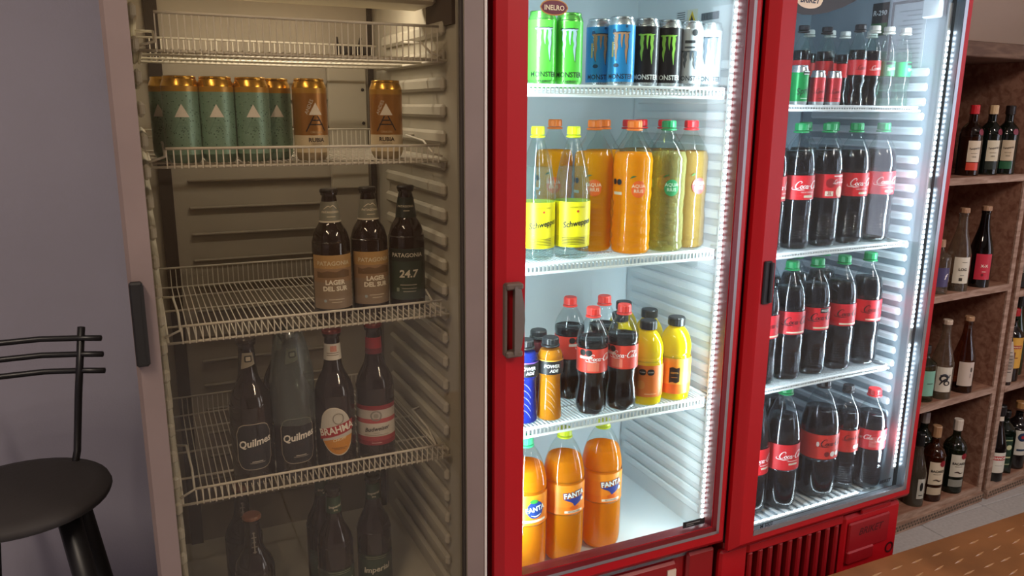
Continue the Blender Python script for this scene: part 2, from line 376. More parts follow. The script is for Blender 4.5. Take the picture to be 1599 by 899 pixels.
# ------------------------------------------------------------------ fridges
def door(root, Wd, z0, z1, sl, sr, sb, st, frame_m, dv=.045, bev=.014, jamb_m=None, name='door'):
    """bevelled picture frame: outer edge slopes back, the face is flat, a slim trim lines the glass"""
    b = MB(); o = [(0, z0), (Wd, z0), (Wd, z1), (0, z1)]; e = [(bev, z0 + bev), (Wd - bev, z0 + bev), (Wd - bev, z1 - bev), (bev, z1 - bev)]
    i = [(sl, z0 + sb), (Wd - sr, z0 + sb), (Wd - sr, z1 - st), (sl, z1 - st)]
    L = [(o, dv), (o, bev * .9), (e, 0), (i, .0), (i, .012), (i, dv), (o, dv)]
    v = [(x, y, z) for ring, y in L[:6] for x, z in ring]
    f = []
    for k in range(6):
        for q in range(4):
            a, c = k * 4 + q, k * 4 + (q + 1) % 4; n = ((k + 1) % 6) * 4; f.append((a, c, n + (q + 1) % 4, n + q))
    b.add(v, f); b.m = [1 if jamb_m and k in (3, 4) else 0 for k in range(6) for q in range(4)]
    k = MB(); x0, x1, y0, y1 = .008, Wd - .008, z0 + .008, z1 - .008
    for bx in ((x0, x0 + .02, y0, y1), (x1 - .02, x1, y0, y1), (x0 + .02, x1 - .02, y0, y0 + .015), (x0 + .02, x1 - .02, y1 - .02, y1)): k.box(bx[0], bx[1], dv, .0498, bx[2], bx[3])
    o = b.build(name, [frame_m] + ([jamb_m] if jamb_m else []), root); k.build('magnet_seal', mat('1c1a1b', .7), o); return o
def ribs(root, u, side, v0, v1, za, zb, pitch, hgt, dep, m, name='support_rib'):
    proto = None; z = za
    while z < zb:
        if proto is None:
            b = MB(); x0, x1 = (u, u + dep) if side < 0 else (u - dep, u); b.box(x0, x1, v0, v1, 0, hgt, bev=min(dep, hgt) * .4); proto = o = b.build(name, m, root)
        else: o = proto.copy(); COL.objects.link(o); o.parent = root
        o.location = (0, 0, z); z += pitch
def cabinet(root, Wd, D, z0, z1, il, ir, v_in, back, zf, zt, shell_m, liner_m, back_m, x0=0):
    b = MB(); t = .012
    b.box(x0, x0 + t, .05, D, z0, z1); b.box(Wd - t, Wd, .05, D, z0, z1); t += x0; b.box(t, Wd - .012, D - .012, D, z0, z1); b.box(t, Wd - .012, .05, D - .012, z1 - .012, z1); b.box(t, Wd - .012, .05, D - .012, z0, z0 + .012)
    b.build('cabinet_shell', shell_m, root)
    l = MB(); l.box(t, il, .05, back, zf, zt); Wd -= .012 - t; l.box(ir, Wd - t, .05, back, zf, zt); l.box(t, Wd - t, .05, D - t, zt, zt + .03); l.box(t, Wd - t, .05, D - t, zf - .03, zf)
    l.build('inner_liner', liner_m, root)
    k = MB(); k.box(il, ir, back, back + .02, zf, zt); return k.build('back_panel', back_m, root)

# ---- left fridge: whitish frame, an added lamp out of sight inside, beer
Y1 = 1.37
f1 = thing('display_fridge', 'dim white display fridge holding beer cans and brown bottles, leftmost of the three fridges', 'fridge', (-.033, Y1, 0))
F1W = .623; f1white = mat('7c6b67', .5, bump=.03, bscale=40, var=.10, vscale=7); f1line = mat('b4ae9f', .55, var=.05, vscale=5)
cabinet(f1, F1W, .68, .06, 2.06, .036, .584, .05, .60, .32, 1.98, mat('8d8480', .5), f1line, mat('9c9384', .6, bump=.2, bscale=14, var=.12, vscale=5))
ribs(f1, .036, -1, .075, .50, .36, 1.55, .051, .026, .014, f1line); ribs(f1, .584, 1, .10, .50, .36, 1.55, .051, .026, .014, f1line)
b = MB(); b.box(.07, .098, .590, .598, .32, 1.95); b.box(.563, .575, .590, .598, .32, 1.95); b.build('corner_gap_shade', mat('2c241c', .8), f1)  # solid dark strips painting the shade of the back corner gaps
z = .42; proto = None
while z < 1.42:
    if proto is None: b = MB(); b.box(.13, .46, .590, .6, 0, .006, bev=.002); proto = o = b.build('back_groove', mat('857c6d', .6), f1)
    else: o = proto.copy(); COL.objects.link(o); o.parent = f1
    o.location = (0, 0, z); z += .062
b = MB(); b.box(.46, .556, .588, .6, 1.20, 1.50, bev=.003); b.build('access_plate', mat('a8a090', .55), f1)
b = MB(); b.box(.485, .555, .575, .598, 1.515, 1.545); b.rod((.49, .58, 1.515), (.482, .57, 1.56), .003); b.rod((.53, .58, 1.515), (.54, .57, 1.56), .003); b.build('drain_bracket', mat('241e1a', .6), f1)
for zz in (1.30, 1.36, 1.44): b = MB(); b.rod((.545, .586, zz), (.545, .589, zz), .004, 8); b.build('screw_hole', mat('2a2420', .7), f1)
b = MB(); b.box(.08, .575, .13, .25, 1.590, 1.69, bev=.006); tp = b.build('fan_box', mat('bdb29a', .55), f1)
b = MB(); b.rod((.10, .30, 1.665), (.52, .30, 1.665), .009, 8); b.box(.09, .53, .27, .33, 1.676, 1.69); b.build('added_lamp_tube', mat('ffdca8', .3, emit=1.5), f1)  # unseen tube behind the fan box, added to brighten the upper cabinet
area_light('added_fridge_light', (.277, Y1 + .30, 1.652), (.277, Y1 + .36, 0), .40, .03, 2.2, (1, .92, .78))  # added light for the top shelves and back wall
b = MB(); b.box(.44, .49, .1285, .1298, 1.60, 1.613); b.build('sticker', mat('6b6250', .6), tp)
b = MB(); b.box(.577, .584, .055, .20, 1.55, 1.69); b.build('gap_shade', mat('3a2c22', .7), f1)  # dark slab painted in for the shaded gap beside the fan box
d1 = door(f1, F1W, .10, 2.02, .038, .043, .05, .05, f1white, .030, .006, mat('8b7f70', .6))
b = MB(); b.box(.03, F1W - .035, .016, .022, .14, 1.98); b.build('glass_pane', clear('f2efe9', 1.5, .75, .02, .010, 'c4a58c'), d1)  # brown haze in the pane stands in for room reflections
b = MB(); b.box(F1W - .0485, F1W - .0435, .006, .016, .15, 1.97); b.build('glass_gasket', mat('3a322c', .7), d1)
b = MB(); b.box(F1W - .004, F1W + .0005, -.002, .02, .12, 2.0); b.build('edge_trim', mat('d2c8c4', .4), d1)
b = MB(); b.box(.001, .021, -.016, .0, .985, 1.125, bev=.003); b.box(.017, .022, -.017, -.014, .99, 1.12); b.build('handle', mat('14110f', .55), d1)
wirem = mat('d0c9bb', .45)
def wire_shelf(root, z, x0, x1, v0, v1, up=.027, back_up=.045, tall=False, pitch=.0112, side_loop=True):
    s = MB(); zz = z
    s.rod((x0 + .035, v0, zz + up), (x1 - .02, v0, zz + up), .0026, 6)
    s.rod((x0 + .004, v0 + .006, zz - .004), (x1 - .002, v0 + .006, zz - .004), .0026, 6)
    for v in (v0 + .12, v0 + .25, v0 + .38): s.rod((x0 + .01, v, zz - .004), (x1 - .01, v, zz - .004), .0024, 6)
    s.rod((x0 + .01, v1, zz + back_up), (x1 - .01, v1, zz + back_up), .0024, 6); s.rod((x0 + .01, v1, zz), (x1 - .01, v1, zz), .0024, 6)
    for xs in (x0 + .012, x1 - .012): s.rod((xs, v0 + .006, zz - .004), (xs, v1, zz - .004), .0026, 6)
    if side_loop:
        for xs, dx in ((x0 + .03, -.022), (x1 - .03, .022)):
            s.tube([(xs + dx, v0 + .19, zz + .04), (xs, v0 + .18, zz + .04), (xs + .004, v0 + .08, zz + .032), (xs + .004, v0 + .03, zz + .012), (xs + dx, v0 + .02, zz + .004)], .0024, 5)
    o = s.build('shelf', wirem, root)
    g = MB(); x = x0 + .036
    while x < x1 - .02:
        g.rod((x, v0, zz + up), (x, v0 + .002, zz - .006), .0014, 4); g.rod((x, v0, zz), (x, v1, zz), .0013, 4); g.rod((x, v1, zz), (x, v1, zz + back_up), .0012, 4)
        x += pitch
    stuff(g.build('wire_grid', wirem, o)); return o
for zs in (1.302, .995, .685): wire_shelf(f1, zs, .04, .58, .08, .54)
wire_shelf(f1, 1.490, .04, .58, .08, .54, up=.056, back_up=.05)

# ---- middle and right fridges: red frames, cold white light inside
RED = mat('ac0f1b', .42, bump=.02, bscale=120, spec=.35); REDD = mat('8c0f18', .4, bump=.02, bscale=120)
LIN = mat('d6dee2', .45); SHW = mat('e0e7ea', .4); LED = mat('f2faff', .3, emit=14)
def led_strip(root, u, v, z0, z1, tx, power, gap=()):
    b = MB(); b.box(u - .006, u + .006, v, v + .004, z0, z1); st = b.build('led_strip', mat('dfe5ea', .4), root)
    m = MB(); z = z0 + .006
    while z < z1 - .006:
        if not any(a < z < c for a, c in gap): m.box(u - .0035, u + .0035, v - .0022, v + .0005, z, z + .007, bev=.001)
        z += .0135
    stuff(m.build('led', LED, st))
    mw = root.matrix_basis
    p = mw @ Vector((u + tx * .010, v + .008, (z0 + z1) / 2)); q = mw @ Vector((u + tx * .45, v + .42, (z0 + z1) / 2))
    o = area_light('led_light', p, q, .012, z1 - z0, power, (.80, .92, 1.0)); return st
def tray_shelf(root, z, x0, x1, v0, v1, band=.0185, tie=.0095, hole=True):
    s = MB(); zt = z + .005; zb = zt - band
    def loop(zz, r): s.tube([(x0, v0 + .05, zz), (x0 + .002, v0 + .012, zz), (x0 + .012, v0, zz), (x1 - .014, v0, zz), (x1 - .003, v0 + .006, zz), (x1, v0 + .02, zz), (x1, v0 + .05, zz)], r, 6)
    loop(zt, .0032); loop(zb, .0032)
    for v in (v0 + .1, v0 + .22, v1): s.rod((x0, v, z - .004), (x1, v, z - .004), .003, 6)
    for x in (x0, x1): s.rod((x, v0, z - .004), (x, v1, z - .004), .003, 6)
    o = s.build('shelf', SHW, root); g = MB(); x = x0 + .012
    while x < x1 - .01:
        g.box(x - .0017, x + .0017, v0 - .0012, v0 + .0012, zb, zt); g.rod((x, v0, z - .0016), (x, v1, z - .0016), .0015, 4); x += tie
    stuff(g.build('wire_grid', SHW, o)); return o
Y2 = 1.363; f2 = thing('display_fridge', 'red-framed lit fridge of energy drinks, juices and orange soda, middle of the three fridges', 'fridge', (.612, Y2, 0), math.radians(-.5))
F2W = .617
cabinet(f2, F2W - .004, .56, .06, 2.0, .03, .600, .05, .465, .35, 1.72, REDD, LIN, mat('c8d4da', .5, var=.04, vscale=4))
ribs(f2, .600, 1, .085, .44, .40, 1.50, .0375, .021, .008, LIN); ribs(f2, .03, -1, .085, .44, .40, 1.40, .0375, .021, .010, LIN)
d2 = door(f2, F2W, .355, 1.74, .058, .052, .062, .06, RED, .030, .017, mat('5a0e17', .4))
def lining(dr, Wd, z0, z1, sl, sr, sb, st, w=.010, nm='glass_trim', m=None, v=.006):
    b = MB(); xa, xb, za, zb = sl, Wd - sr, z0 + sb, z1 - st
    b.box(xa - w, xa, -v * .3, v, za - w, zb + w); b.box(xb, xb + w, -v * .3, v, za - w, zb + w); b.box(xa, xb, -v * .3, v, za - w, za); b.box(xa, xb, -v * .3, v, zb, zb + w)
    return b.build(nm, m, dr)
def lining2(dr, Wd, z0, z1, sl, sr, sb, st, off, w, nm, m):
    b = MB(); xa, xb, za, zb = sl - off, Wd - sr + off, z0 + sb - off, z1 - st + off
    b.box(xb - w, xb, -.0018, .001, za, zb); b.box(xa, xb, -.0018, .001, za, za + w); b.build(nm, m, dr)
lining2(d2, F2W, .355, 1.74, .058, .052, .062, .06, .023, .008, 'silver_seam', mat('8f8a90', .35, .4))
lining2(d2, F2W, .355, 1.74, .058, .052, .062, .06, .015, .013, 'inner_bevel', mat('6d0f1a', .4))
GLASS2 = clear('f6fbf9', 1.5, .5, .02, .004, 'dbe7ec')
b = MB(); b.box(.05, F2W - .05, .016, .021, .40, 1.70); g2 = b.build('glass_pane', GLASS2, d2)
# brown grip on the left stile: two lugs and a bowed bar
b = MB(); hm = mat('5f5149', .45)
b.box(.010, .046, -.020, .001, 1.055, 1.068, bev=.003); b.box(.010, .046, -.020, .001, .918, .931, bev=.003)
for k in range(8):
    a0, a1 = k / 8, (k + 1) / 8; bow = lambda a: .010 * math.sin(PI * a)
    z0_, z1_ = .924 + a0 * .138, .924 + a1 * .138
    b.add([(x, y, z) for z, a in ((z0_, a0), (z1_, a1)) for x, y in ((.026, -.022), (.040 + bow(a), -.018), (.046 + bow(a) * .7, -.002), (.030, -.002))], [(0, 1, 5, 4), (1, 2, 6, 5), (2, 3, 7, 6), (3, 0, 4, 7)])
b.box(.009, .015, -.012, .001, .92, 1.066, bev=.002); b.build('handle', hm, d2)
# stickers of the middle fridge
def sticker_text(m, flat, x, z, y): v, f = flat; m.add([(x + a, y, z + c) for a, c in v], f)
b = MB(); v, f = oval(.119, 1.584, .0275, .0125); b.add([(x, .0152, z) for x, z in v], f); o = b.build('brand_sticker', mat('6a1f3a', .4), d2)
b = MB(); v, f = oval(.119, 1.584, .030, .0145); b.add([(x, .0155, z) for x, z in v], f); b.build('sticker_border', mat('c98b3a', .4), o)
b = MB(); sticker_text(b, T('INELRO', .0125, 0, .02), .119, 1.583, .0146); b.build('lettering', mat('efe2c6', .4), o)
b = MB(); b.box(.492, .555, .0135, .0155, .421, .436); o = b.build('black_label', mat('17191c', .4), d2)
b = MB(); b.box(.50, .54, .0128, .0134, .4295, .4315); b.box(.50, .522, .0128, .0134, .425, .4265); b.build('lettering', mat('7b7d80', .4), o)
b = MB(); b.box(.5985, .5995, .255, .297, 1.600, 1.630); o = b.build('white_sticker', mat('cfd6da', .5), f2)
b = MB()
for k in range(5): b.box(.5976, .5984, .260, .290, 1.604 + .005 * k, 1.606 + .005 * k)
b.build('lettering', mat('62686d', .5), o)
b = MB(); b.box(.5985, .5995, .214, .251, 1.597, 1.629); o = b.build('warning_sticker', mat('d8d9c4', .5), f2)
b = MB(); v = [(.598, .218, 1.601), (.598, .247, 1.601), (.598, .2325, 1.626)]; b.add(v, [(0, 1, 2)]); b.build('warning_triangle', mat('d9bb2e', .5), o)
b = MB(); v = [(.5975, .226, 1.603), (.5975, .239, 1.603), (.5975, .2325, 1.618)]; b.add(v, [(0, 1, 2)]); b.build('flame_mark', mat('1c1a17', .5), o)
b = MB(); x = .135
while x < .198: w = random.choice((.001, .002, .003)); b.box(.598, .5995, x, x + w, 1.600, 1.616); x += w + random.choice((.001, .002))
b.build('barcode', mat('5d666d', .5), f2)
b = MB(); b.box(.08, .56, .07, .30, 1.690, 1.705, bev=.003)
for k in range(9): b.box(.10 + .05 * k, .125 + .05 * k, .08, .29, 1.685, 1.692)
b.build('top_vent', mat('b9c2c9', .5), f2)
for zs in (1.4385, 1.082, .724): tray_shelf(f2, zs, .045, .592, .052, .44)
led_strip(f2, .5605, .0315, .42, 1.68, -1, 5.5)
led_strip(f2, .050, .034, .42, 1.68, 1, 4)
b = MB(); b.box(.0, F2W, .05, .075, .06, .335, bev=.004); b.box(.06, .50, .038, .052, .07, .318, bev=.006); b.box(.53, F2W - .004, .036, .052, .07, .330, bev=.006); kp = b.build('kick_panel', REDD, f2)
b = MB(); b.box(.47, .495, .034, .0375, .255, .30); b.build('price_tag', mat('d6c3b4', .5), kp)

Y3 = 1.344; f3 = thing('display_fridge', 'red-framed lit fridge full of cola bottles, rightmost of the three fridges', 'fridge', (1.238, Y3, 0), math.radians(1.6))
F3W = .662
cabinet(f3, F3W, 0.62, .06, 2.0, .03, .634, .05, .50, .345, 1.72, REDD, mat('aab8c2', .45), mat('93a4b0', .5), x0=.014)
ribs(f3, .634, 1, .085, .46, .40, 1.50, .0375, .021, .013, mat('d3dce2', .5)); ribs(f3, .03, -1, .085, .46, .40, 1.50, .0375, .021, .010, LIN)
d3 = door(f3, F3W, .333, 1.74, .062, .038, .036, .06, RED, .030, .020, mat('8f969e', .3, .6))
lining2(d3, F3W, .333, 1.74, .062, .038, .036, .06, .0, .012, 'silver_seam', mat('9aa0a8', .25, .7))
b = MB(); b.box(.055, F3W - .032, .018, .023, .365, 1.70); g3 = b.build('glass_pane', clear('f4f7f8', 1.5, .4, .02, .02, 'bcd0e0'), d3)  # bluish haze mixed into the glass imitates reflected light
b = MB(); b.box(.026, .048, -.006, .002, .965, 1.065, bev=.002); o = b.build('handle', mat('17161a', .5), d3)
b = MB(); b.box(.040, .050, -.012, .0, .968, 1.062, bev=.002); b.build('grip_edge', mat('2a272b', .4), o)
b = MB(); P = [(.0, 1.612), (.068, 1.607), (.095, 1.602), (.127, 1.603), (.173, 1.611), (.219, 1.625), (.261, 1.643), (.290, 1.66), (.25, 1.672), (.0, 1.672)]
b.add([(max(x, .060), .0172, z) for x, z in P], [tuple(range(len(P)))]); o = b.build('brand_sticker', mat('2b2b2e', .4), d3)
b = MB(); v, f = oval(.114, 1.634, .040, .0185); b.add([(x, .0165, z) for x, z in v], f); b.build('sticker_oval', mat('e6d3bf', .4), o)
b = MB(); sticker_text(b, T('BRIKET', .018, .3, .03), .114, 1.633, .016); b.build('lettering', mat('1b2540', .4), o)
b = MB(); sticker_text(b, T('M 5000', .014, 0, .02), .123, .374, .0172); sticker_text(b, T('BRIKET', .014, .3, .03), .556, .400, .0172); b.build('glass_lettering', mat('14161a', .4), d3)
b = MB(); b.box(.6315, .6335, .231, .282, 1.60, 1.685); o = b.build('refrigerant_sticker', mat('20262a', .45), f3)
b = MB(); b.box(.6308, .6314, .231, .282, 1.60, 1.632); b.build('green_stripe', mat('2c6a3c', .45), o)
b = MB(); v, f = T('R-290', .018, .1, .02); b.add([(.6305, .2565 - x, 1.658 + z) for x, z in v], f); b.build('lettering', mat('e4e9ea', .45), o)
b = MB(); b.box(.6315, .6335, .115, .212, 1.50, 1.675); o = b.build('paper_sheet', mat('b4bcc2', .6), f3)
b = MB()
for k in range(13): b.box(.6308, .6314, .122, .195 - .012 * (k % 3), 1.51 + .012 * k, 1.513 + .012 * k)
b.build('lettering', mat('8a939a', .6), o)
b = MB(); b.box(.629, .634, .212, .218, 1.50, 1.68); b.box(.629, .634, .115, .218, 1.676, 1.682); b.build('clip_frame', mat('23272a', .5), o)
b = MB(); b.box(.606, .634, .060, .112, 1.63, 1.70, bev=.004); b.build('switch_box', LIN, f3)
for zs in (1.404, 1.056, .713): tray_shelf(f3, zs, .05, .585, .068, .47, band=.009, tie=.0085)
led_strip(f3, .612, .034, .42, 1.66, -1, 4.5, gap=((.78, .82), (1.20, 1.235), (1.60, 1.7)))
led_strip(f3, .055, .034, .42, 1.66, 1, 3)
# floor light along the front sill and a ridged white tray
b = MB(); b.box(.10, .52, .062, .070, .349, .353); st = b.build('sill_light', mat('dfe5ea', .4), f3)
m = MB()
for k in range(30): m.box(.105 + .0138 * k, .112 + .0138 * k, .063, .069, .353, .3545)
stuff(m.build('led', LED, st))
proto = None
for k in range(22):
    if proto is None: b = MB(); b.box(0, .012, .075, .49, .345, .351, bev=.002); proto = o = b.build('floor_ridge', LIN, f3)
    else: o = proto.copy(); COL.objects.link(o); o.parent = f3
    o.location = (.045 + .026 * k, 0, 0)
# kick grille of the right fridge
b = MB(); b.box(.018, F3W + .01, .055, .40, .02, .07); b.box(.0, .09, .040, .06, .02, .318, bev=.006); b.box(.44, F3W + .008, .040, .06, .02, .305, bev=.008); b.box(.09, .44, .040, .06, .285, .318, bev=.006); b.box(.09, .44, .040, .06, .02, .10, bev=.004)
b.box(F3W - .004, F3W + .008, .05, .40, .02, .300); b.box(.50, .62, .034, .042, .303, .318, bev=.003)
kp = b.build('kick_panel', RED, f3)
b = MB(); b.box(.09, .44, .10, .11, .10, .285); b.build('grille_recess', mat('1c0508', .8), kp)
proto = None
for k in range(10):
    if proto is None: b = MB(); b.box(0, .017, .044, .075, .10, .286, bev=.004); proto = o = b.build('grille_slat', REDD, kp)
    else: o = proto.copy(); COL.objects.link(o); o.parent = kp
    o.location = (.098 + .035 * k, 0, 0)
b = MB(); b.box(.455, .62, .032, .042, .195, .285, bev=.004); b.box(.455, .56, .028, .042, .16, .20, bev=.004); plt = b.build('badge_plate', REDD, kp)
b = MB(); v, f = T('BRIKET', .030, .25, .01); b.add([(.54 + x, .0312, .252 + z) for x, z in v], f); b.build('lettering', mat('4a0a10', .5), plt)
b = MB(); b.lathe([(.017, 0), (.013, -.001), (.010, .008), (0, .008)], 16); v = b.v; b.v = [(x, z, y) for x, y, z in v]; o = b.build('lock_recess', mat('3a070c', .5), kp, (.640, .0385, .165))

# ------------------------------------------------------------------ raised brown platform, liquor shelves, stool
pf = thing('floor_platform', 'low brown platform with raised tread dashes on the tiled floor, bottom right', 'platform', (2.2, .75, 0))
b = MB(); b.box(-1.1, 1.6, -1.0, .582, .175, .20, bev=.004); b.build('deck', mat('8a5c3a', .36, bump=.35, bscale=9, var=.30, vscale=7), pf)
b = MB(); b.box(-1.08, 1.58, .55, .57, 0, .175); b.box(-1.08, 1.58, -.98, -.96, 0, .175); b.box(-1.08, -1.06, -.96, .55, 0, .175); b.box(1.56, 1.58, -.96, .55, 0, .175); b.build('skirt', mat('6a4429', .6), pf)
b = MB(); r = 0; y = -.96
while y < .57:
    x = -1.06 + (.05 if r % 2 else 0)
    while x < 1.56:
        a = math.radians(4 if r % 2 else 9); L, w = .027, .0036; ca, sa = math.cos(a), math.sin(a); jx = random.uniform(-.006, .006)
        v = [(-L, 0, 0), (0, -w, 0), (L, 0, 0), (0, w, 0), (-L * .4, 0, .0028), (L * .4, 0, .0028)]
        b.add([(x + jx + p * ca - q * sa, y + p * sa + q * ca, .1998 + c) for p, q, c in v], [(0, 1, 4), (1, 5, 4), (1, 2, 5), (2, 3, 5), (3, 4, 5), (3, 0, 4)], 0); x += .080
    y += .048; r += 1
stuff(b.build('tread_dash', mat('98704a', .3), pf))

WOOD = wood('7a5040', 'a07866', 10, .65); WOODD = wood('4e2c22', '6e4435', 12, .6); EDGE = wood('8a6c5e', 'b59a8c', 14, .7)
def shelf_unit(label, x, y, Wd, zs, beam, left=True):
    u = thing('bottle_shelf', label, 'shelf', (x, y, 0), math.radians(4))
    D = .30
    for xs in (0, Wd - .022):
        b = MB(); b.box(xs, xs + .022, .006, D, .03, beam[0], bev=.001); o = b.build('side_panel', WOOD, u)
        e = MB(); e.box(xs - .0005, xs + .0225, 0, .0058, .03, beam[0]); e.build('edge_strip', EDGE, o)
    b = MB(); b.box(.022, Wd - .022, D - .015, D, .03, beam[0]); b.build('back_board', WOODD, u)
    for k, z in enumerate(zs):
        b = MB(); b.box(.022, Wd - .022, .006, D - .015, z - .022, z, bev=.001); o = b.build('shelf_board', WOOD, u)
        e = MB(); e.box(.022, Wd - .022, -.001, .0058, z - .023, z); e.build('edge_strip', EDGE, o)
    b = MB(); b.box(-.004, Wd + .004, -.012, D, beam[0], beam[1], bev=.003); b.build('top_beam', wood('5d453a', '7c6252', 12, .7), u)
    b = MB(); b.box(0, Wd, .0, D, .0, .036); b.box(0, Wd, -.008, .0, .002, .038); pl = b.build('plinth', EDGE, u)
    m = MB()
    for r in range(2):
        for k in range(int(Wd / .016)): m.box(.006 + .016 * k + .008 * r, .016 + .016 * k + .008 * r, -.009, -.0075, .010 + .012 * r, .018 + .012 * r)
    stuff(m.build('lattice_trim', mat('5f5148', .7), pl)); return u
UX, UY = 2.03, 1.625
shelf_unit('brown wooden bottle shelf standing right beside the rightmost red fridge', UX, UY, .672, (1.198, .822, .447, .06), (1.56, 1.605))
shelf_unit('second brown wooden bottle shelf, cut off by the right edge of the photo', UX + .70, UY + .049, .66, (1.02, .60, .445, .06)[0:0] + (1.198, .79, .437, .06), (1.56, 1.605))
def shelf_pt(u, v, z): a = math.radians(4); return (UX + u * math.cos(a) - v * math.sin(a), UY + u * math.sin(a) + v * math.cos(a), z)

st = thing('bar_stool', 'black bar stool with round seat and three-bar back before the pale wall', 'stool', (-.262, 1.632, 0))
b = MB(); b.lathe([(0, .662), (.146, .662), (.156, .665), (.160, .674), (.157, .682), (.13, .688), (0, .690)], 40); b.build('seat', mat('2a2524', .75, bump=.15, bscale=90), st)
legm = mat('151314', .4)
for a in (-38, -128, 128, 38):
    t = math.radians(a); c, q = math.cos(t), math.sin(t); b = MB()
    p0, p1 = Vector((.105 * c, .105 * q, .664)), Vector((.215 * c, .215 * q, 0)); b.rod(p0, p1, .021, 8, r2=.019); b.rod(p1, p1 + Vector((0, 0, .012)), .024, 8); b.build('leg', legm, st)
b = MB(); b.lathe([(.17, .235), (.178, .243), (.17, .251), (.162, .243), (.17, .235)], 28); b.build('foot_ring', legm, st)
for sx in (-1, 1):
    b = MB(); b.tube([(sx * .086, .09, .668), (sx * .094, .122, .70), (sx * .108, .128, .82), (sx * .127, .132, .960)], .0072, 8); b.build('back_post', legm, st)
for k, z in enumerate((.938, .904, .869)):
    b = MB(); b.tube([(-.161, .112, z), (-.12, .130, z), (-.05, .152, z), (.05, .152, z), (.12, .130, z), (.161, .112, z)], .0062, 8); b.build('back_bar', legm, st)

# ------------------------------------------------------------------ beers in the left fridge
def can(name, label, h, r, cols, lid='c9ccce', rim=None, art=(), group=None, speckle=None):
    root = thing(name, label, 'can', group=group); s = MB(); rm = rim or lid
    P = [(r * .74, 0), (r * .80, .0015), (r * .96, .010), (r, .015), (r, h - .017), (r * .985, h - .014), (r * .86, h - .005), (r * .84, h - .003)]
    body = MB(); n = len(cols); z0, z1 = .015, h - .017; body.lathe(P[:4], 30, n)
    for i, c in enumerate(cols): body.lathe([(r, z0 + (z1 - z0) * c[0]), (r, z0 + (z1 - z0) * c[1])], 30, i)
    body.lathe(P[4:7], 30, n + 1); o = body.build('body', [c[2] if not isinstance(c[2], str) else mat(c[2], .28, .35) for c in cols] + [mat(lid, .3, .8), mat(rm, .25, .8)], root)
    l = MB(); l.lathe([(r * .86, h - .005), (r * .87, h - .002), (r * .85, h), (r * .80, h - .001), (r * .78, h - .005), (0, h - .005)], 30); l.build('lid', mat(rm, .25, .9), root)
    if speckle:
        m = MB()
        for k in range(speckle[1]): v, f = wrap(disc(0, 0, random.uniform(.0006, .0014), 5), r, random.uniform(-1.6, 1.6), random.uniform(.03, h - .03), .0003); m.add(v, f)
        stuff(m.build('speckles', mat(speckle[0], .5), o))
    put_art([(f, t, z, c, .0004 + .0004 * (len(x) > 0 and x[0] or 0)) + ((x[1],) if len(x) > 1 else ()) for f, t, z, c, *x in art], r, h, [(r, 0), (r, h)], root, o)
    return root
hc, rc = .147, .031
tri = gridded([(-.012, -.010), (.012, -.010), (0, .012)], 8)
def letterA(s, w): return merge([ribbon([(-.016 * s, -.016 * s, w), (-.0155 * s, -.016 * s, w), (-.003 * s, .008 * s, w)], 2), ribbon([(.016 * s, -.016 * s, w), (.003 * s, .008 * s, w)], 2), ribbon([(-.012 * s, -.006 * s, w), (.012 * s, -.006 * s, w)], 2), ribbon([(-.008 * s, .001 * s, w), (.008 * s, .001 * s, w)], 2)])
Zs = 1.302
gc = can('beer_can', 'pale green beer can with gold top, third of the green cans from the left', hc, rc, [(0, .92, mat('7c9c88', .35, .3, var=.12, vscale=40)), (.92, 1, 'b98a3a')], '6f8a78', 'c6953c', [(tri, 0, .60, 'd8cfc0', 0, 'mountain_mark'), (letterA(.9, .0016), 0, .46, '6a8a78', 0, 'letter_mark')], 'green beer cans on the wire shelf', ('39574a', 150))
gc.location = (.133, 1.51, Zs); gc.rotation_euler.z = -.12
for x, y, rz, lab in ((.075, 1.51, -.05, 'pale green beer can with gold top, second of the green cans from the left'), (.192, 1.51, -.05, 'pale green beer can with gold top, fourth green can, before the last one'), (.238, 1.555, 0, 'pale green beer can next to the gold can, half hidden by its neighbour'), (.057, 1.575, -.6, 'pale green beer can mostly hidden at the left end of the can row')):
    dup(gc, (x, y, Zs), rz, lab, 'green beer cans on the wire shelf')
gold = can('beer_can', 'gold beer can with dark A emblem standing right after the green cans', hc, rc, [(0, .27, mat('c9b795', .4)), (.27, .92, mat('a9753a', .28, .55)), (.92, 1, 'b98a3a')], 'b9a888', 'c6953c',
    [(tri, 0, .63, 'd9cdb8', 0, 'mountain_mark'), (letterA(1.1, .0022), 0, .49, '33241a', 1, 'letter_mark'), (T('RUBIA', .0105, 0, .03), 0, .255, '33261a'), (T('CERVEZA', .0048), 0, .205, '5a4630'), (T('ANDES', .009, 0, 0, 1, 1.15), -.36, .66, 'd9cdb8'), (T('ORIGEN', .006), 0, .35, 'cdb184')], 'gold beer cans')
gold.location = (.295, 1.51, Zs); gold.rotation_euler.z = .12
dup(gold, (.441, 1.515, Zs), -.28, 'gold beer can with dark A emblem standing alone at the right end of its shelf', 'gold beer cans')

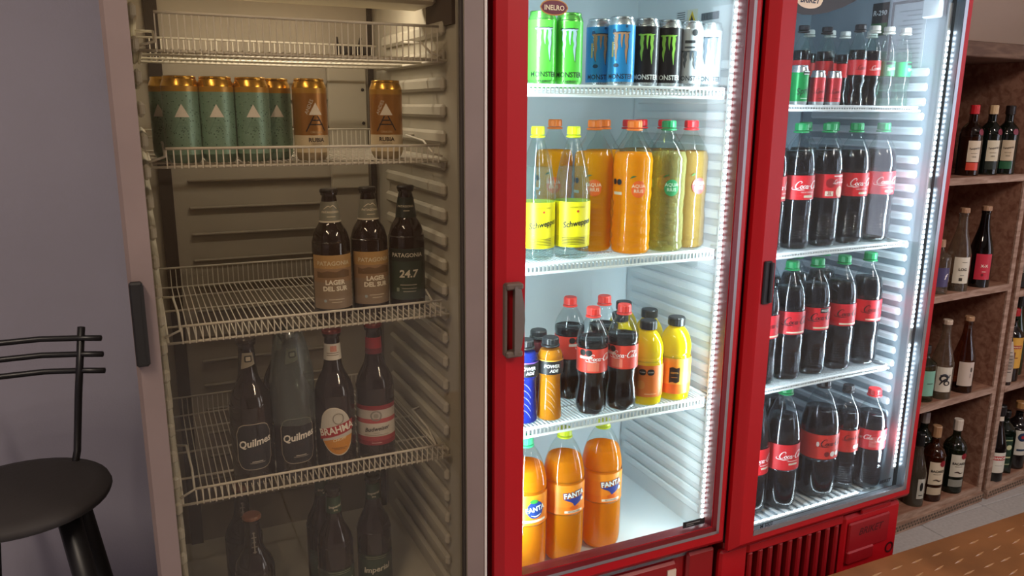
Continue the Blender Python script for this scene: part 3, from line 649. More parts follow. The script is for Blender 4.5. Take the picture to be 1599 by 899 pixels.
LONG = [(.80, 0), (.97, .01), (1, .03), (1, .50), (.985, .54), (.90, .60), (.72, .655), (.56, .70), (.46, .75), (.41, .82), (.385, .90), (.37, .945), (.44, .95), (.44, .972), (.40, .978)]
PATS = [(.78, 0), (.96, .01), (1, .03), (1, .54), (.97, .60), (.84, .67), (.66, .715), (.56, .745), (.52, .80), (.44, .88), (.38, .93), (.36, .948), (.43, .952), (.43, .975), (.39, .98)]
def beer(label, h, r, shape, cap, bands, art, glass=None, group=None):
    return bottle('beer_bottle', label, 'bottle', h, r, shape, glass or DARK, None, cap=cap, capr=.46, caph=.032, bands=bands, art=art, seg=32, group=group, neckring=False)
hills = lambda: gridded([(-.034, -.008), (.034, -.008), (.034, .004), (.018, .008), (.004, .003), (-.012, .006), (-.024, .002), (-.034, .005)], 16)
lager_art = [(T('PATAGONIA', .0115, 0, .02), 0, .435, 'd8cba8'), (hills(), 0, .355, '6b5238', .0011, 'landscape'), (T('LAGER', .0125, 0, .04), .05, .285, 'efe6d2'), (T('DEL SUR', .0125, 0, .04), .05, .235, 'efe6d2'), (rect(0, 0, .03, .0016), .1, .15, 'cfc3ac'), (rect(0, 0, .02, .0016), .1, .128, 'cfc3ac'), (disc(-.018, 0, .003, 12), 0, .14, '9fb0b4'),
    (T('PATAGONIA', .006, 0, .02), 0, .825, 'e4d9c0'), (ribbon([(-.012, -.003, .001), (-.004, .003, .0016), (0, .001, .001), (.005, .004, .0016), (.012, -.003, .001)], 3), 0, .86, 'e4d9c0'), (rect(0, 0, .016, .0014), .05, .79, 'd0c5aa')]
lager_b = [(.075, .50, ['8d7a68', '8d7a68', '94765a', 'b08a58'], 'label', -1.25, 1.25), (.745, .905, ['cfc6b0'] + ['7b7a6c'] * 12, 'neck_label')]
Zp = .995
p1 = beer('brown beer bottle with tan lager label, leftmost of three on the middle wire shelf', .25, .037, PATS, '17130f', lager_b, lager_art, group='tan label lager bottles')
p1.location = (.328, 1.535, Zp); p1.rotation_euler.z = -.12
dup(p1, (.407, 1.545, Zp), .0, 'brown beer bottle with tan lager label, middle of three on the middle wire shelf', 'tan label lager bottles')
p3 = beer('dark beer bottle with green 24.7 label, rightmost of three on the middle wire shelf', .25, .037, PATS, '17130f', [(.075, .50, ['3f4f43', '39493d', '33443a', '26302a'], 'label', -1.25, 1.25), (.745, .905, ['1d2a22'], 'neck_label')],
    [(T('PATAGONIA', .0115, 0, .02), 0, .445, 'd8d2bf'), (T('24.7', .0215, .1, .03), .05, .29, 'e3ddc8'), (rect(0, 0, .034, .0014), .05, .20, 'cfcab8'), (rect(0, 0, .03, .0014), .1, .17, 'b9b5a4'), (rect(0, 0, .026, .0014), .1, .145, 'b9b5a4'), (roundrect(-.02, 0, .006, .008, .001), 0, .16, '93a08f'), (T('PATAGONIA', .006, 0, .02), 0, .835, 'd8cfb4'), (rect(0, 0, .012, .0014), .05, .80, 'c6bda2')])
p3.location = (.487, 1.55, Zp); p3.rotation_euler.z = -.28
hq, rq = .288, .0395; Zq = .682
qa = [(roundrect(0, 0, .068, .094, .020), 0, .27, 'a79c8a', .0010, 'label_border'), (roundrect(0, 0, .065, .091, .019), 0, .27, '1b1c22', .0013, 'label'), (T('Quilmes', .0205, .22, .025, .9, .14), .03, .30, 'ece6da', .0018), (T('1890', .008), .08, .24, '3c2a26', .0018), (rect(0, 0, .02, .0014), .1, .165, 'c9c3b5', .0018), (rect(0, 0, .028, .0012), .1, .155, '9d968a', .0018),
    (gridded([(-.013, -.014), (.013, -.006), (.011, .018), (-.011, .018)], 8), 0, .84, '8f8674', .0010, 'neck_label'), (roundrect(0, 0, .013, .013, .002), .05, .862, '2b2925', .0016, 'neck_emblem'), (roundrect(0, 0, .008, .008, .001), .05, .862, 'b5ab98', .0019, 'neck_emblem')]
q1 = beer('brown beer bottle with black oval-cornered label, leftmost on the lower wire shelf', hq, rq, LONG, '2a221c', [], qa, mat('1f1713', .08, spec=.7), group='black label beer bottles')
q1.location = (.155, 1.525, Zq); q1.rotation_euler.z = -.02
dup(q1, (.236, 1.52, Zq), .0, 'brown beer bottle with black label inside a clear plastic sleeve', 'black label beer bottles')
dup(q1, (.232, 1.615, Zq), -.15, 'brown beer bottle standing behind the plastic-sleeved bottle', 'black label beer bottles')
b = MB(); b.lathe([(.0425, .11), (.043, .19), (.040, .215), (.033, .26), (.024, .292), (.0235, .294), (.0325, .2605), (.0395, .2155), (.0425, .19), (.042, .11)], 28, mod=lambda t, z: 1 + .035 * math.sin(5 * t + z * 60) + .02 * math.sin(11 * t))
sl = tag(b.build('plastic_sleeve', clear('dfe6e4', 1.45, 1.2, .25, .08, 'b9c4c2'), None, (.236, 1.52, Zq)), 'wrinkled clear plastic sleeve pulled over the neck of the second bottle', 'sleeve')
br = beer('brown beer bottle with tilted oval red band label and white neck label', hq, rq, LONG, '6a1a1c', [(.785, .90, ['d8d2c6'], 'neck_label')],
    [(oval(0, 0, .033, .052, .16), 0, .29, 'd9cfbd', .0009, 'label_border'), (oval(0, 0, .0315, .050, .16), 0, .29, 'c9c4bb', .0012, 'label'), (oval(0, 0, .0305, .048, .16, 28, -1, -.28), 0, .285, 'cf8a2e', .0015, 'yellow_field'), (gridded([(-.034, -.011), (.034, .006), (.034, .028), (-.034, .010)], 14), 0, .27, 'a8202a', .0018, 'red_band'), (T('BRAHMA', .0205, 0, .025, .86, .20), 0, .302, 'efe8dc', .0022), (T('CHOPP', .008, .15, .02, 1, .2), .12, .232, 'f2ddb0', .0022), (ring_stroke(.004, 0, .010, .011, .0012), 0, .385, '8d867c', .002), (rect(0, 0, .03, .0012), .1, .17, '8a5a20', .0022), (rect(0, 0, .022, .0012), .1, .16, '8a5a20', .0022), (rect(0, 0, .012, .012), .1, .865, 'cf8a78', .0012, 'neck_print'), (rect(0, 0, .024, .0016), 0, .835, '8a8078', .0012), (rect(0, 0, .024, .0016), 0, .82, '8a8078', .0012)])
br.location = (.318, 1.52, Zq); br.rotation_euler.z = -.16
bu = beer('brown beer bottle with red foil neck and white and red bow label', hq, rq, LONG, '6a1a1c', [(.12, .42, ['8c2430', 'a53a42', 'c9c2b8', 'cdc6bd', 'cdc6bd', 'b84a50', 'bdb6ad', 'b9b2aa', '8c2430'], 'label', -1.3, 1.3), (.78, .90, ['6d1c24', 'a02632', 'a02632'], 'neck_foil')],
    [(T('Budweiser', .0125, .35, .012, .95, .10), .02, .245, '2c2322', .0018), (ring_stroke(0, 0, .010, .010, .0022), 0, .345, '8b857e', .0018), (disc(0, 0, .005, 14), 0, .345, '9c958e', .0018), (rect(0, 0, .05, .0012), 0, .20, '9a938a', .0018), (rect(0, 0, .012, .001), 0, .215, '9a938a', .0018), (rect(0, 0, .02, .0015), 0, .14, 'd9b0a8', .0018)])
bu.location = (.405, 1.53, Zq); bu.rotation_euler.z = -.24
Zb = .32
im_b = [(.10, .36, ['26382c', '2c4032', '2c4032', '31473a', '31473a', '24352a'], 'label', -1.3, 1.3), (.80, .93, ['274230', '2c4c36', '2c4c36'], 'neck_label')]
im_a = [(T('Imperial', .0185, .18, .02, 1, .1), 0, .235, 'd8d6c4'), (rect(0, 0, .05, .0012), 0, .345, '8d987f'), (rect(0, 0, .044, .0012), 0, .33, '8d987f'), (T('Imperial', .0085, .18, .02, 1, .1), 0, .855, 'e0ddc6'), (T('IPA', .006, 0, .02), .05, .825, 'd5d1b6')]
i1 = beer('dark beer bottle with green imperial label, front left of the pair on the fridge floor', .282, .0385, LONG, '1d1a16', im_b, im_a, group='green label beer bottles')
i1.location = (.317, 1.575, Zb); i1.rotation_euler.z = .02
dup(i1, (.411, 1.60, Zb), -.16, 'dark beer bottle with green imperial label, right of the pair on the fridge floor', 'green label beer bottles')
dup(i1, (.311, 1.665, Zb), .1, 'dark beer bottle hidden behind the front green label bottle on the fridge floor', 'green label beer bottles')
ku = beer('dark brown beer bottle with bronze cap on the fridge floor, nearer of the left pair', .262, .040, LONG, '7a4c34', [], [(merge([rect(0, .01 * k, .006 + .004 * (k % 2), .002) for k in range(-2, 3)] + [rect(0, 0, .0022, .045)]), 0, .79, '7a766e', .0010, 'neck_print')], mat('17110d', .09, spec=.7))
ku.location = (.146, 1.56, Zb)
dup(ku, (.140, 1.70, Zb), 0, 'dark brown beer bottle at the rear of the left pair on the fridge floor')

# ------------------------------------------------------------------ middle fridge: energy drink cans
Zm = 1.4395
def energy(label, base, claw, ink, lid='b7bcc0', extra=(), metal=.25, sub=None):
    h, r = .146, .0285
    art = [(claw_mark(.0250), .04, .60, claw, 1, 'claw_mark'), (T('MONSTER', .0140, 0, .02, .92), .06, .175, ink), (T('|', .012, 0, .01), -.195, .19, ink), (T('ENERGY', .0062, 0, 0, 1.2), .1, .085, ink)] + list(extra)
    if claw not in ('8fd14a',): art.insert(0, (claw_mark(.0268), .05, .60, '20262c', 0, 'claw_outline'))
    return can('energy_drink_can', label, h, r, [(0, 1, mat(base, .3, metal))], lid, None, art)
m1 = energy('bright green tall energy drink can, first at the left end of the top shelf', '62e04a', 'b8d8e8', '17331a', '7ee06a', [(rect(0, 0, .03, .002), 0, .90, '2c6a22'), (T('ULTRA', .006), -.1, .045, '17331a')])
m1.location = (.750, 1.462, Zm); m1.rotation_euler.z = -.35
dup(m1, (.811, 1.462, Zm), -.5, 'bright green tall energy drink can, second from the left on the top shelf')
m3 = energy('blue tall energy drink can partly hidden behind the front blue one', '2a8fd2', 'b48a6a', '10243c', 'c4ccd2', [(oval(0, 0, .006, .004), -.3, .33, '123a5c'), (rect(0, 0, .004, .03), -.6, .55, 'c8b46a'), (T('MANGO', .009, 0, 0, 1, 1.57), -.42, .66, 'd8e8f2'), (disc(.0, 0, .004, 8), -.5, .8, '15507c'), (disc(0, 0, .003, 8), .4, .86, '15507c')])
m3.location = (.921, 1.525, Zm); m3.rotation_euler.z = -.5
dup(m3, (.938, 1.464, Zm), -.62, 'blue tall energy drink can standing foremost at shelf edge, left of the black cans')
m5 = energy('black tall energy drink can with green claw mark next to the blue cans', '17161a', '8fd14a', 'dfe3e0', 'a9aeb2', [(rect(0, 0, .03, .0018), 0, .9, '8d9294')])
m5.location = (1.001, 1.467, Zm); m5.rotation_euler.z = -.55
dup(m5, (1.060, 1.468, Zm), -.62, 'black tall energy drink can with green claw mark next to the white cans')
m7 = energy('white tall energy drink can turned to show its nutrition panel', 'c9ced3', '55606a', '3a434c', 'c4cacd', [(disc(0, 0, .007, 16), .35, .83, '1c2024'), (rect(0, 0, .022, .006), 0, .70, '2a2f34', 1), (rect(0, 0, .022, .004), 0, .62, '474e55', 1)])
m7.location = (1.1165, 1.468, Zm); m7.rotation_euler.z = -.6
m8 = energy('white tall energy drink can with grey claw mark, rightmost on its shelf', 'b9bfc6', '5a646e', '3a434c', 'c4cacd')
m8.location = (1.1755, 1.475, Zm); m8.rotation_euler.z = -.6
for c in m7.children_recursive:
    if 'claw' in c.name: c.scale = (1.002, 1.002, .62); c.location = (0, 0, .012)

# ---- second shelf of the middle fridge
Zj = 1.083
SW = [(.62, 0), (.90, .01), (1, .04), (.985, .09), (1, .11), (1, .46), (.99, .52), (.93, .60), (.80, .70), (.62, .79), (.45, .86), (.34, .905), (.29, .93), (.29, .95)]
sw = bottle('tonic_bottle', 'clear tonic bottle with yellow label, leftmost on the second shelf of the middle fridge', 'bottle', .28, .0385, SW, PETG, tint('eef6f6', .03), .70, 'd8e620', .36, .062,
    bands=[(.10, .445, ['d8cc18', 'ecdf1c', 'ecdf1c', 'ecdf1c'], 'label')], art=[(T('Schweppes', .0175, .25, .02, .85, .16), .32, .285, '23221c'), (T('INDIAN TONIC', .005), .3, .405, '4a4418'), (disc(0, 0, .0026, 10), .3, .375, 'c0392b')] + [(rect(0, 0, .052, .0014), .1, .125 + .012 * k, '6a6214') for k in range(5)])
sw.location = (.758, 1.490, Zj); sw.rotation_euler.z = -.38
dup(sw, (.838, 1.480, Zj), -.48, 'clear tonic bottle with yellow label, second from the left at the shelf front')
AQ = [(.72, 0), (.92, .006), (1, .03), (.96, .06), (1, .09), (.965, .13), (1, .17), (.97, .21), (.99, .25), (.93, .30), (.97, .34), (.94, .38), (.99, .43), (.98, .55), (1, .66), (.98, .72), (.86, .78), (.66, .83), (.44, .885), (.33, .92), (.30, .945)]
def wavy(t, z): return 1 + .025 * math.cos(4 * t) * (z > .01) + .012 * math.sin(z * 260 + 3 * t)
def aqua(label, drink, cap, stick, group=None):
    extra = [(roundrect(0, 0, .013, .013, .006), -.75, .55, '17181a', .0014, 'warning_seal'), (roundrect(0, 0, .013, .013, .006), -1.08, .55, '17181a', .0014, 'warning_seal'), (rect(0, 0, .024, .006), -.85, .465, 'd8cbb0', .0012, 'fine_print')] if stick == 'e8641e' else [(rect(0, 0, .012, .018), -.9, .53, 'b9c07a', .0012, 'fine_print')]
    return bottle('juice_bottle', label, 'bottle', .292, .0435, AQ, PETG, drink, .765, cap, .36, .055,
        art=[(oval(0, 0, .0165, .0185), .28, .50, stick, .0012, 'round_sticker'), (T('AQUA', .0105, 0, .01), .28, .522, 'f3d9b8' if stick != '2f8f56' else 'cfe8d2', .0018), (T('RIUS', .0105, 0, .01), .28, .485, 'f3d9b8' if stick != '2f8f56' else 'cfe8d2', .0018), (ribbon([(-.006, -.002, .0008), (0, .002, .004), (.007, .003, .0008)], 3), -.02, .585, '3d6a34', .0014, 'leaf_mark')] + extra, mod=wavy, group=group)
ORJ = juice('ffae14', .5)
a3 = aqua('foremost orange juice bottle with round sticker on the second shelf', ORJ, 'f07a28', 'e8641e', 'orange juice bottles'); a3.location = (.992, 1.482, Zj); a3.rotation_euler.z = -.55
dup(a3, (.925, 1.54, Zj), -.75, 'orange juice bottle between the yellow label tonic and the foremost orange bottle', 'orange juice bottles')
dup(a3, (.985, 1.60, Zj), -.9, 'orange juice bottle right behind the foremost orange bottle', 'orange juice bottles')
dup(a3, (.873, 1.63, Zj), -.8, 'orange juice bottle seen through the second tonic bottle', 'orange juice bottles')
a4 = aqua('pale green-gold juice bottle with green cap and green round sticker', tint('dccf86', .22), '128a50', '2f8f56'); a4.location = (1.083, 1.482, Zj); a4.rotation_euler.z = -.62
a5 = aqua('amber apple juice bottle with red cap at the right end of the second shelf', tint('d9ae62', .28), 'e0262e', 'd8454a', 'amber juice bottles'); a5.location = (1.159, 1.50, Zj); a5.rotation_euler.z = -.35
dup(a5, (1.055, 1.60, Zj), -.8, 'amber juice bottle behind the foremost orange one, only its dark red cap showing', 'amber juice bottles')
dup(a5, (1.115, 1.64, Zj), -.8, 'amber juice bottle with dark red cap, rear row, left of the green cap', 'amber juice bottles')
dup(a5, (1.160, 1.605, Zj), -.8, 'amber juice bottle with red cap directly behind the green capped bottle', 'amber juice bottles')

# ---- third shelf of the middle fridge
Zk = .7255
PW = [(.76, 0), (.95, .006), (1, .03), (.97, .1), (.90, .30), (.86, .45), (.88, .54), (1, .58), (1, .76), (.96, .80), (.80, .85), (.60, .885), (.55, .91)]
def sport(label, col, ink):
    return bottle('sports_drink_bottle', label, 'bottle', .187, .0285, PW, PETG, juice(col, .3), .86, '1f2124', .64, .075, bands=[(.585, .755, ['17181b'], 'label'), (.745, .757, [ink], 'label_stripe')],
        art=[(T('POWER', .0105, .12, .03, .95), .22, .685, 'f1f1ee'), (T('ADE', .0095, .12, .03), .38, .63, 'f1f1ee')] + [(ribbon([(-.010, .01, .001), (.003, .0, .0016), (.010, -.012, .001)], 4), .1, .15 + .08 * k, clear('ffffff', 1.5, 3, .05, .15), .0012, 'moulded_groove') for k in range(5)])
s1 = sport('blue sports drink bottle with black cap, cut by the fridge stile on the third shelf', '2434a0', '8a5ad0'); s1.location = (.724, 1.468, Zk); s1.rotation_euler.z = -.45
s2 = sport('orange sports drink bottle with black cap standing at the third shelf front', 'e08a1c', 'f0b040'); s2.location = (.782, 1.462, Zk); s2.rotation_euler.z = -.55
s3 = sport('dark red sports drink bottle with black cap behind the orange one', '7a2028', '8a5ad0'); s3.location = (.785, 1.525, Zk); s3.rotation_euler.z = -.5
C6 = [(.58, 0), (.84, .008), (.96, .04), (1, .09), (.97, .16), (.88, .26), (.86, .31), (.92, .38), (.95, .42), (.95, .64), (.99, .655), (1, .70), (.93, .76), (.72, .83), (.50, .88), (.40, .91), (.36, .93)]
c6 = bottle('cola_bottle', 'small cola bottle with red cap and warning seals at front left of third shelf', 'bottle', .246, .036, C6, PET, COLA, .715, 'e03a30', .42, .07, bands=[(.42, .64, ['e0402e', 'e0402e'], 'label')],
    art=[(cola_script(.0064), .62, .555, 'f6f2f0'), (roundrect(0, 0, .014, .014, .006), -.62, .605, '151515', .0014, 'warning_seal'), (roundrect(0, 0, .014, .014, .006), -.2, .605, '151515', .0014, 'warning_seal'), (rect(0, 0, .03, .006), -.4, .56, 'ded2c8', .0014, 'fine_print'), (rect(0, 0, .026, .02), .1, .475, 'e8765e', .0012, 'fine_print')], mod=lambda t, z: 1 + (.02 * math.cos(12 * t) if .03 < z < .09 else 0) - (.1 * (math.cos(5 * t) > .2) * max(0, 1 - z / .02)), group='small cola bottles')
c6.location = (.885, 1.455, Zk); c6.rotation_euler.z = -.55
dup(c6, (.963, 1.45, Zk), -1.05, 'small cola bottle with red cap next to the yellow juice', 'small cola bottles')
dup(c6, (.885, 1.56, Zk), .3, 'small cola bottle with red cap in the rear row, above the sports drinks', 'small cola bottles')
dup(c6, (.966, 1.54, Zk), -.5, 'small cola bottle with red cap in the rear row, between the two front colas', 'small cola bottles')
YJ = [(.72, 0), (.93, .006), (1, .03), (1, .5), (.96, .52), (1, .54), (.96, .56), (1, .585), (1, .65), (.93, .73), (.78, .80), (.60, .85), (.50, .87), (.47, .90)]
def yel(label, art, bands, group='yellow juice bottles'): return bottle('juice_bottle', label, 'bottle', .196, .038, YJ, PETG, juice('ffe014', .5), .88, '17181a', .52, .105, bands=bands, art=art, group=group, neckring=False)
y1 = yel('yellow juice bottle with black cap, orange label and two round warning seals', [(roundrect(0, 0, .017, .015, .007), -.22, .41, '17181a', .0014, 'warning_seal'), (roundrect(0, 0, .017, .015, .007), .28, .41, '17181a', .0014, 'warning_seal'), (T('EXCESO', .0035), -.22, .41, 'e8e8e8', .002), (T('EXCESO', .0035), .28, .41, 'e8e8e8', .002), (oval(0, 0, .010, .011), -.3, .25, 'd8863c', .0012, 'fruit_print'), (rect(0, 0, .028, .002), .3, .14, 'f0c090')], [(.10, .49, ['d8712a'], 'label')])
y1.location = (1.043, 1.467, Zk); y1.rotation_euler.z = -.62
y2 = yel('yellow juice bottle with black cap and black ribbon logo, rightmost on third shelf', [(gridded([(-.012, -.022), (-.004, -.019), (.004, -.022), (.012, -.018), (.012, .017), (.004, .014), (-.004, .018), (-.012, .015)], 8), .05, .33, '1d120c', .0014, 'brand_ribbon'), (T('CEPITA', .0055, .1, .02), .05, .345, 'e8b04a', .002), (rect(0, 0, .014, .0015), .05, .29, 'c88a3a', .002)], [(.08, .20, ['f0701c'], 'lower_label'), (.20, .52, ['f2a03a', 'f09a2e'], 'label')])
y2.location = (1.123, 1.467, Zk); y2.rotation_euler.z = -.66
dup(y1, (1.105, 1.553, Zk), -.8, 'yellow juice bottle with black cap behind the rightmost one', 'yellow juice bottles')
dup(y1, (1.02, 1.553, Zk), -.8, 'yellow juice bottle mostly hidden behind the bottle with warning seals', 'yellow juice bottles')
dup(y1, (1.09, 1.645, Zk), -.8, 'yellow juice bottle with black cap in the rearmost row', 'yellow juice bottles')

# ---- floor of the middle fridge
FA = [(.60, 0), (.86, .008), (.97, .035), (1, .08), (1, .385), (.985, .395), (.985, .62), (1, .635), (.99, .67), (.93, .73), (.78, .81), (.58, .88), (.40, .92), (.30, .94), (.30, .95)]
def fanta(label, cap, kind):
    art = [(T('FANTA', .0175, 0, .035, .95, .12), .40, .545, 'f4f1ea', .0022), (T('FANTA', .0180, 0, .085, .95, .12), .40, .545, '23347e', .0016, 'logo_shadow'), (gridded([(-.026, .004), (.026, .010), (.016, -.006), (.0, -.014), (-.006, -.004)], 10), .40, .50, '2a3a8c', .0014, 'logo_shadow'), (rect(0, 0, .048, .006), .40, .415, 'f3e3cc', .0014), (T('RETORNABLE', .0052, 0, .01), .40, .4155, '6a4a30', .002), (oval(0, 0, .012, .005), .40, .445, 'e0641a', .0012, 'fruit_print'), (disc(0, 0, .0045, 12), .85, .50, 'f2ece0', .0022, 'seal')]
    if kind == 'old': art = [(disc(0, 0, .021, 20), .42, .51, '24418c', .0012, 'logo_shadow'), (T('FANTA', .0165, 0, .03, .9, .15), .42, .515, 'f4f1ea', .0018), (oval(0, 0, .010, .005), .34, .575, '3a9a3c', .0018, 'leaf_mark'), (rect(0, 0, .07, .006), .3, .425, 'f3e3cc', .0014), (ribbon([(-.012, 0, .001), (0, -.003, .003), (.012, .002, .001)], 3), .45, .47, 'f4f1ea', .0018)]
    return bottle('orange_soda_bottle', label, 'bottle', .325, .0495, FA, PETG, juice('ff9c1a', .5), .79, cap, .33, .052, bands=[(.395, .62, ['f07f1c', 'f28a22', 'f0881f', 'f3921f'], 'label')], art=art, mod=lambda t, z: 1 - (.06 * max(0, 1 - z / .03) * (math.cos(5 * t) > .3)))
n1 = fanta('orange soda bottle with mint green cap, cut by the left stile', '3fbf86', 'old'); n1.location = (.741, 1.492, .3505); n1.rotation_euler.z = -.40
n2 = fanta('orange soda bottle with yellow-green cap, middle of the three on the floor', 'c8d62a', 'new'); n2.location = (.845, 1.50, .3505); n2.rotation_euler.z = -.35
dup(n2, (.957, 1.512, .3505), -.42, 'orange soda bottle with yellow-green cap, rightmost of three on the fridge floor')

# ------------------------------------------------------------------ right fridge
Zc = 1.4055
sp = can('soda_can', 'green soda can on the top shelf of the right fridge', .100, .0228, [(0, 1, mat('14914a', .3, .3))], 'c9ced0', None, [(T('Sprite', .021, .2, .02, .9, .15), .35, .40, '103a22'), (rect(0, 0, .026, .010), .55, .82, '15241a'), (rect(0, 0, .022, .002), .55, .85, 'e6ece8', 1), (rect(0, 0, .022, .002), .55, .79, 'e6ece8', 1), (rect(0, 0, .024, .002), .4, .22, 'b8e0c4')])
sp.location = (1.474, 1.50, Zc); sp.rotation_euler.z = -.35
ck = can('soda_can', 'small slim red soda can right beside the green soda can', .090, .0185, [(0, 1, mat('d03a40', .3, .3))], 'c9ced0', None, [(cola_script(.0042), .45, .45, '3a1216'), (rect(0, 0, .02, .0016), .3, .25, '7a2028')], 'slim red soda cans')
ck.location = (1.541, 1.505, Zc); ck.rotation_euler.z = -.35
dup(ck, (1.599, 1.508, Zc), -.35, 'small slim red soda can next to the front black-capped cola', 'slim red soda cans')
S5 = [(.66, 0), (.90, .006), (1, .03), (.96, .08), (.88, .16), (.86, .24), (.93, .31), (.95, .40), (.95, .58), (1, .60), (.97, .68), (.80, .76), (.56, .83), (.40, .88), (.36, .91), (.36, .94)]
def small(label, drink, cap, band, ink, words, group, nm='soda_bottle'):
    art = [(cola_script(.0042), .5, .49, ink)] if words == 'cola' else [(T(words, .011, .2, .02, 1, .1), .6, .49, ink)] if words else []
    if words == 'Sprite': art.append((rect(0, 0, .02, .007), .35, .555, '18201c', .0012, 'warning_seal'))
    return bottle(nm, label, 'bottle', .203, .0228, S5, PETG, drink, .70, cap, .58, .06, bands=[(.40, .58, [band], 'label')], art=art, mod=lambda t, z: 1 + (.035 * math.cos(3 * t + z * 150) if .01 < z < .075 else 0), group=group)
G5 = 'small cola bottles on the top shelf'
k3 = small('front small cola bottle with black cap on the top shelf, right of the red cans', COLA, '26242a', 'd92a30', '5a1016', 'cola', G5, 'cola_bottle'); k3.location = (1.660, 1.497, Zc); k3.rotation_euler.z = -.3
w1 = small('front small cola bottle with white cap next to the clear lemon sodas', COLA, 'e6e6df', 'd92a30', 'f6f2f0', 'cola', G5, 'cola_bottle'); w1.location = (1.714, 1.50, Zc); w1.rotation_euler.z = -.4
w2 = small('clear lemon soda bottle with white cap, left of the two on the top shelf', tint('e2f2ea', .04), 'e6e6df', '3f9a60', 'dff0e4', 'Sprite', 'clear lemon soda bottles'); w2.location = (1.768, 1.502, Zc); w2.rotation_euler.z = -.7
w3 = small('clear lemon soda bottle with bright green label at the right end of the top shelf', tint('e2f2ea', .04), 'e6e6df', '16b062', 'c8f0d8', 'Sprite', 'clear lemon soda bottles'); w3.location = (1.832, 1.505, Zc); w3.rotation_euler.z = -.2
dup(k3, (1.555, 1.58, Zc), .9, 'small cola bottle with black cap behind the green soda can', G5)
dup(k3, (1.635, 1.58, Zc), .9, 'small cola bottle with black cap behind the slim red cans', G5)
dup(w1, (1.715, 1.645, Zc), .9, 'small cola bottle with white cap in the rear row, right of the second black cap', G5)
dup(w1, (1.770, 1.645, Zc), .9, 'small cola bottle with white cap in the rear row, left of the front black cap', G5)
dup(w1, (1.820, 1.60, Zc), .9, 'small cola bottle with white cap in the rear row, behind the white-capped pair', G5)
dup(w1, (1.655, 1.66, Zc), .9, 'small cola bottle with white cap in the rear row, mostly hidden behind black caps', G5)
Zd = 1.057; Ze = .714
cl = cola15('classic'); wr = cola15('warn'); ze = cola15('zero'); pr = cola15('promo')
G2 = 'green-capped cola bottles on the second shelf'; G3 = 'green-capped cola bottles on the third shelf'
cl['label'] = 'green-capped cola bottle, first whole one from the left on second shelf'; cl['group'] = G2; cl.location = (1.484, 1.487, Zd); cl.rotation_euler.z = -.35
pr['label'] = 'green-capped cola bottle whose label shows a promotion picture, second shelf'; pr['group'] = G2; pr.location = (1.583, 1.492, Zd); pr.rotation_euler.z = -.4
dup(cl, (1.683, 1.497, Zd), -.38, 'green-capped cola bottle between the promotion bottle and the last one, second shelf', G2)
dup(cl, (1.790, 1.505, Zd), -.42, 'green-capped cola bottle at the right end of the second shelf', G2)
dup(cl, (1.388, 1.482, Zd), -.1, 'green-capped cola bottle on the second shelf, mostly hidden by the red stile', G2)
ze['label'] = 'green-capped cola bottle with black script, first whole one from left on third shelf'; ze['group'] = G3; ze.location = (1.487, 1.480, Ze); ze.rotation_euler.z = -.45
wr['label'] = 'green-capped cola bottle with black warning box above its script, third shelf'; wr['group'] = G3; wr.location = (1.579, 1.485, Ze); wr.rotation_euler.z = -.4
dup(ze, (1.676, 1.487, Ze), -.42, 'green-capped cola bottle with black script, third whole one on third shelf', G3)
dup(ze, (1.778, 1.492, Ze), -.40, 'green-capped cola bottle with black script at the right end of third shelf', G3)
dup(ze, (1.396, 1.476, Ze), -.2, 'green-capped cola bottle on the third shelf, mostly hidden by the red stile', G3)
for i, x in enumerate((1.555, 1.655, 1.755)):
    nm = ('first', 'second', 'third')[i]
    dup(cl, (x - .02, 1.625, Zd), .5, nm + ' green-capped cola bottle from the left in the rear row of the second shelf', G2)
    dup(ze, (x - .03, 1.605, Ze), .5, nm + ' green-capped cola bottle from the left in the rear row of the third shelf', G3)
Zf = .3515
BG = [(.60, 0), (.84, .008), (.96, .04), (1, .09), (1, .34), (.985, .35), (.985, .56), (1, .575), (.985, .62), (.92, .69), (.78, .77), (.58, .85), (.40, .90), (.29, .925), (.28, .95)]
big = bottle('cola_bottle', 'large green-capped cola bottle standing on the fridge floor, leftmost whole one', 'bottle', .340, .047, BG, PET, COLA, .76, '1fa05c', .38, .05, bands=[(.35, .56, ['cf2028'], 'label')], art=[(cola_script(.0082), .35, .47, 'f6f2f0'), (rect(0, 0, .028, .005), .4, .40, 'd8cdb4'), (rect(0, 0, .03, .0016), .35, .425, 'f0dcd4')], mod=petal, group='cola bottles on the fridge floor')
GF = 'cola bottles on the fridge floor'
big.location = (1.498, 1.475, Zf); big.rotation_euler.z = -.4
dup(big, (1.402, 1.485, Zf), -.2, 'large cola bottle on the fridge floor, mostly hidden by the red stile', GF)
dup(big, (1.560, 1.59, Zf), .6, 'large green-capped cola bottle on the fridge floor, behind the two front ones', GF)
ze2 = bottle('cola_bottle', 'wide cola bottle with black cap and footballs label on the fridge floor', 'bottle', .333, .052, BG, PET, COLA, .76, '1f1e22', .33, .05, bands=[(.36, .57, ['d6362a'], 'label')], art=[(cola_script(.0080), .4, .50, '1a1012')] + [(disc(0, 0, .0075, 12), .05 + .33 * k, .405, c, .0014, 'football_print') for k, c in enumerate(('7a1a18', 'e8e0d8', 'e8e0d8', '7a1a18'))] + [(oval(0, 0, .004, .007), -.45, .49, 'e8e0d8', .0014, 'football_print')], mod=petal, group=GF)
ze2.location = (1.645, 1.485, Zf); ze2.rotation_euler.z = -.4
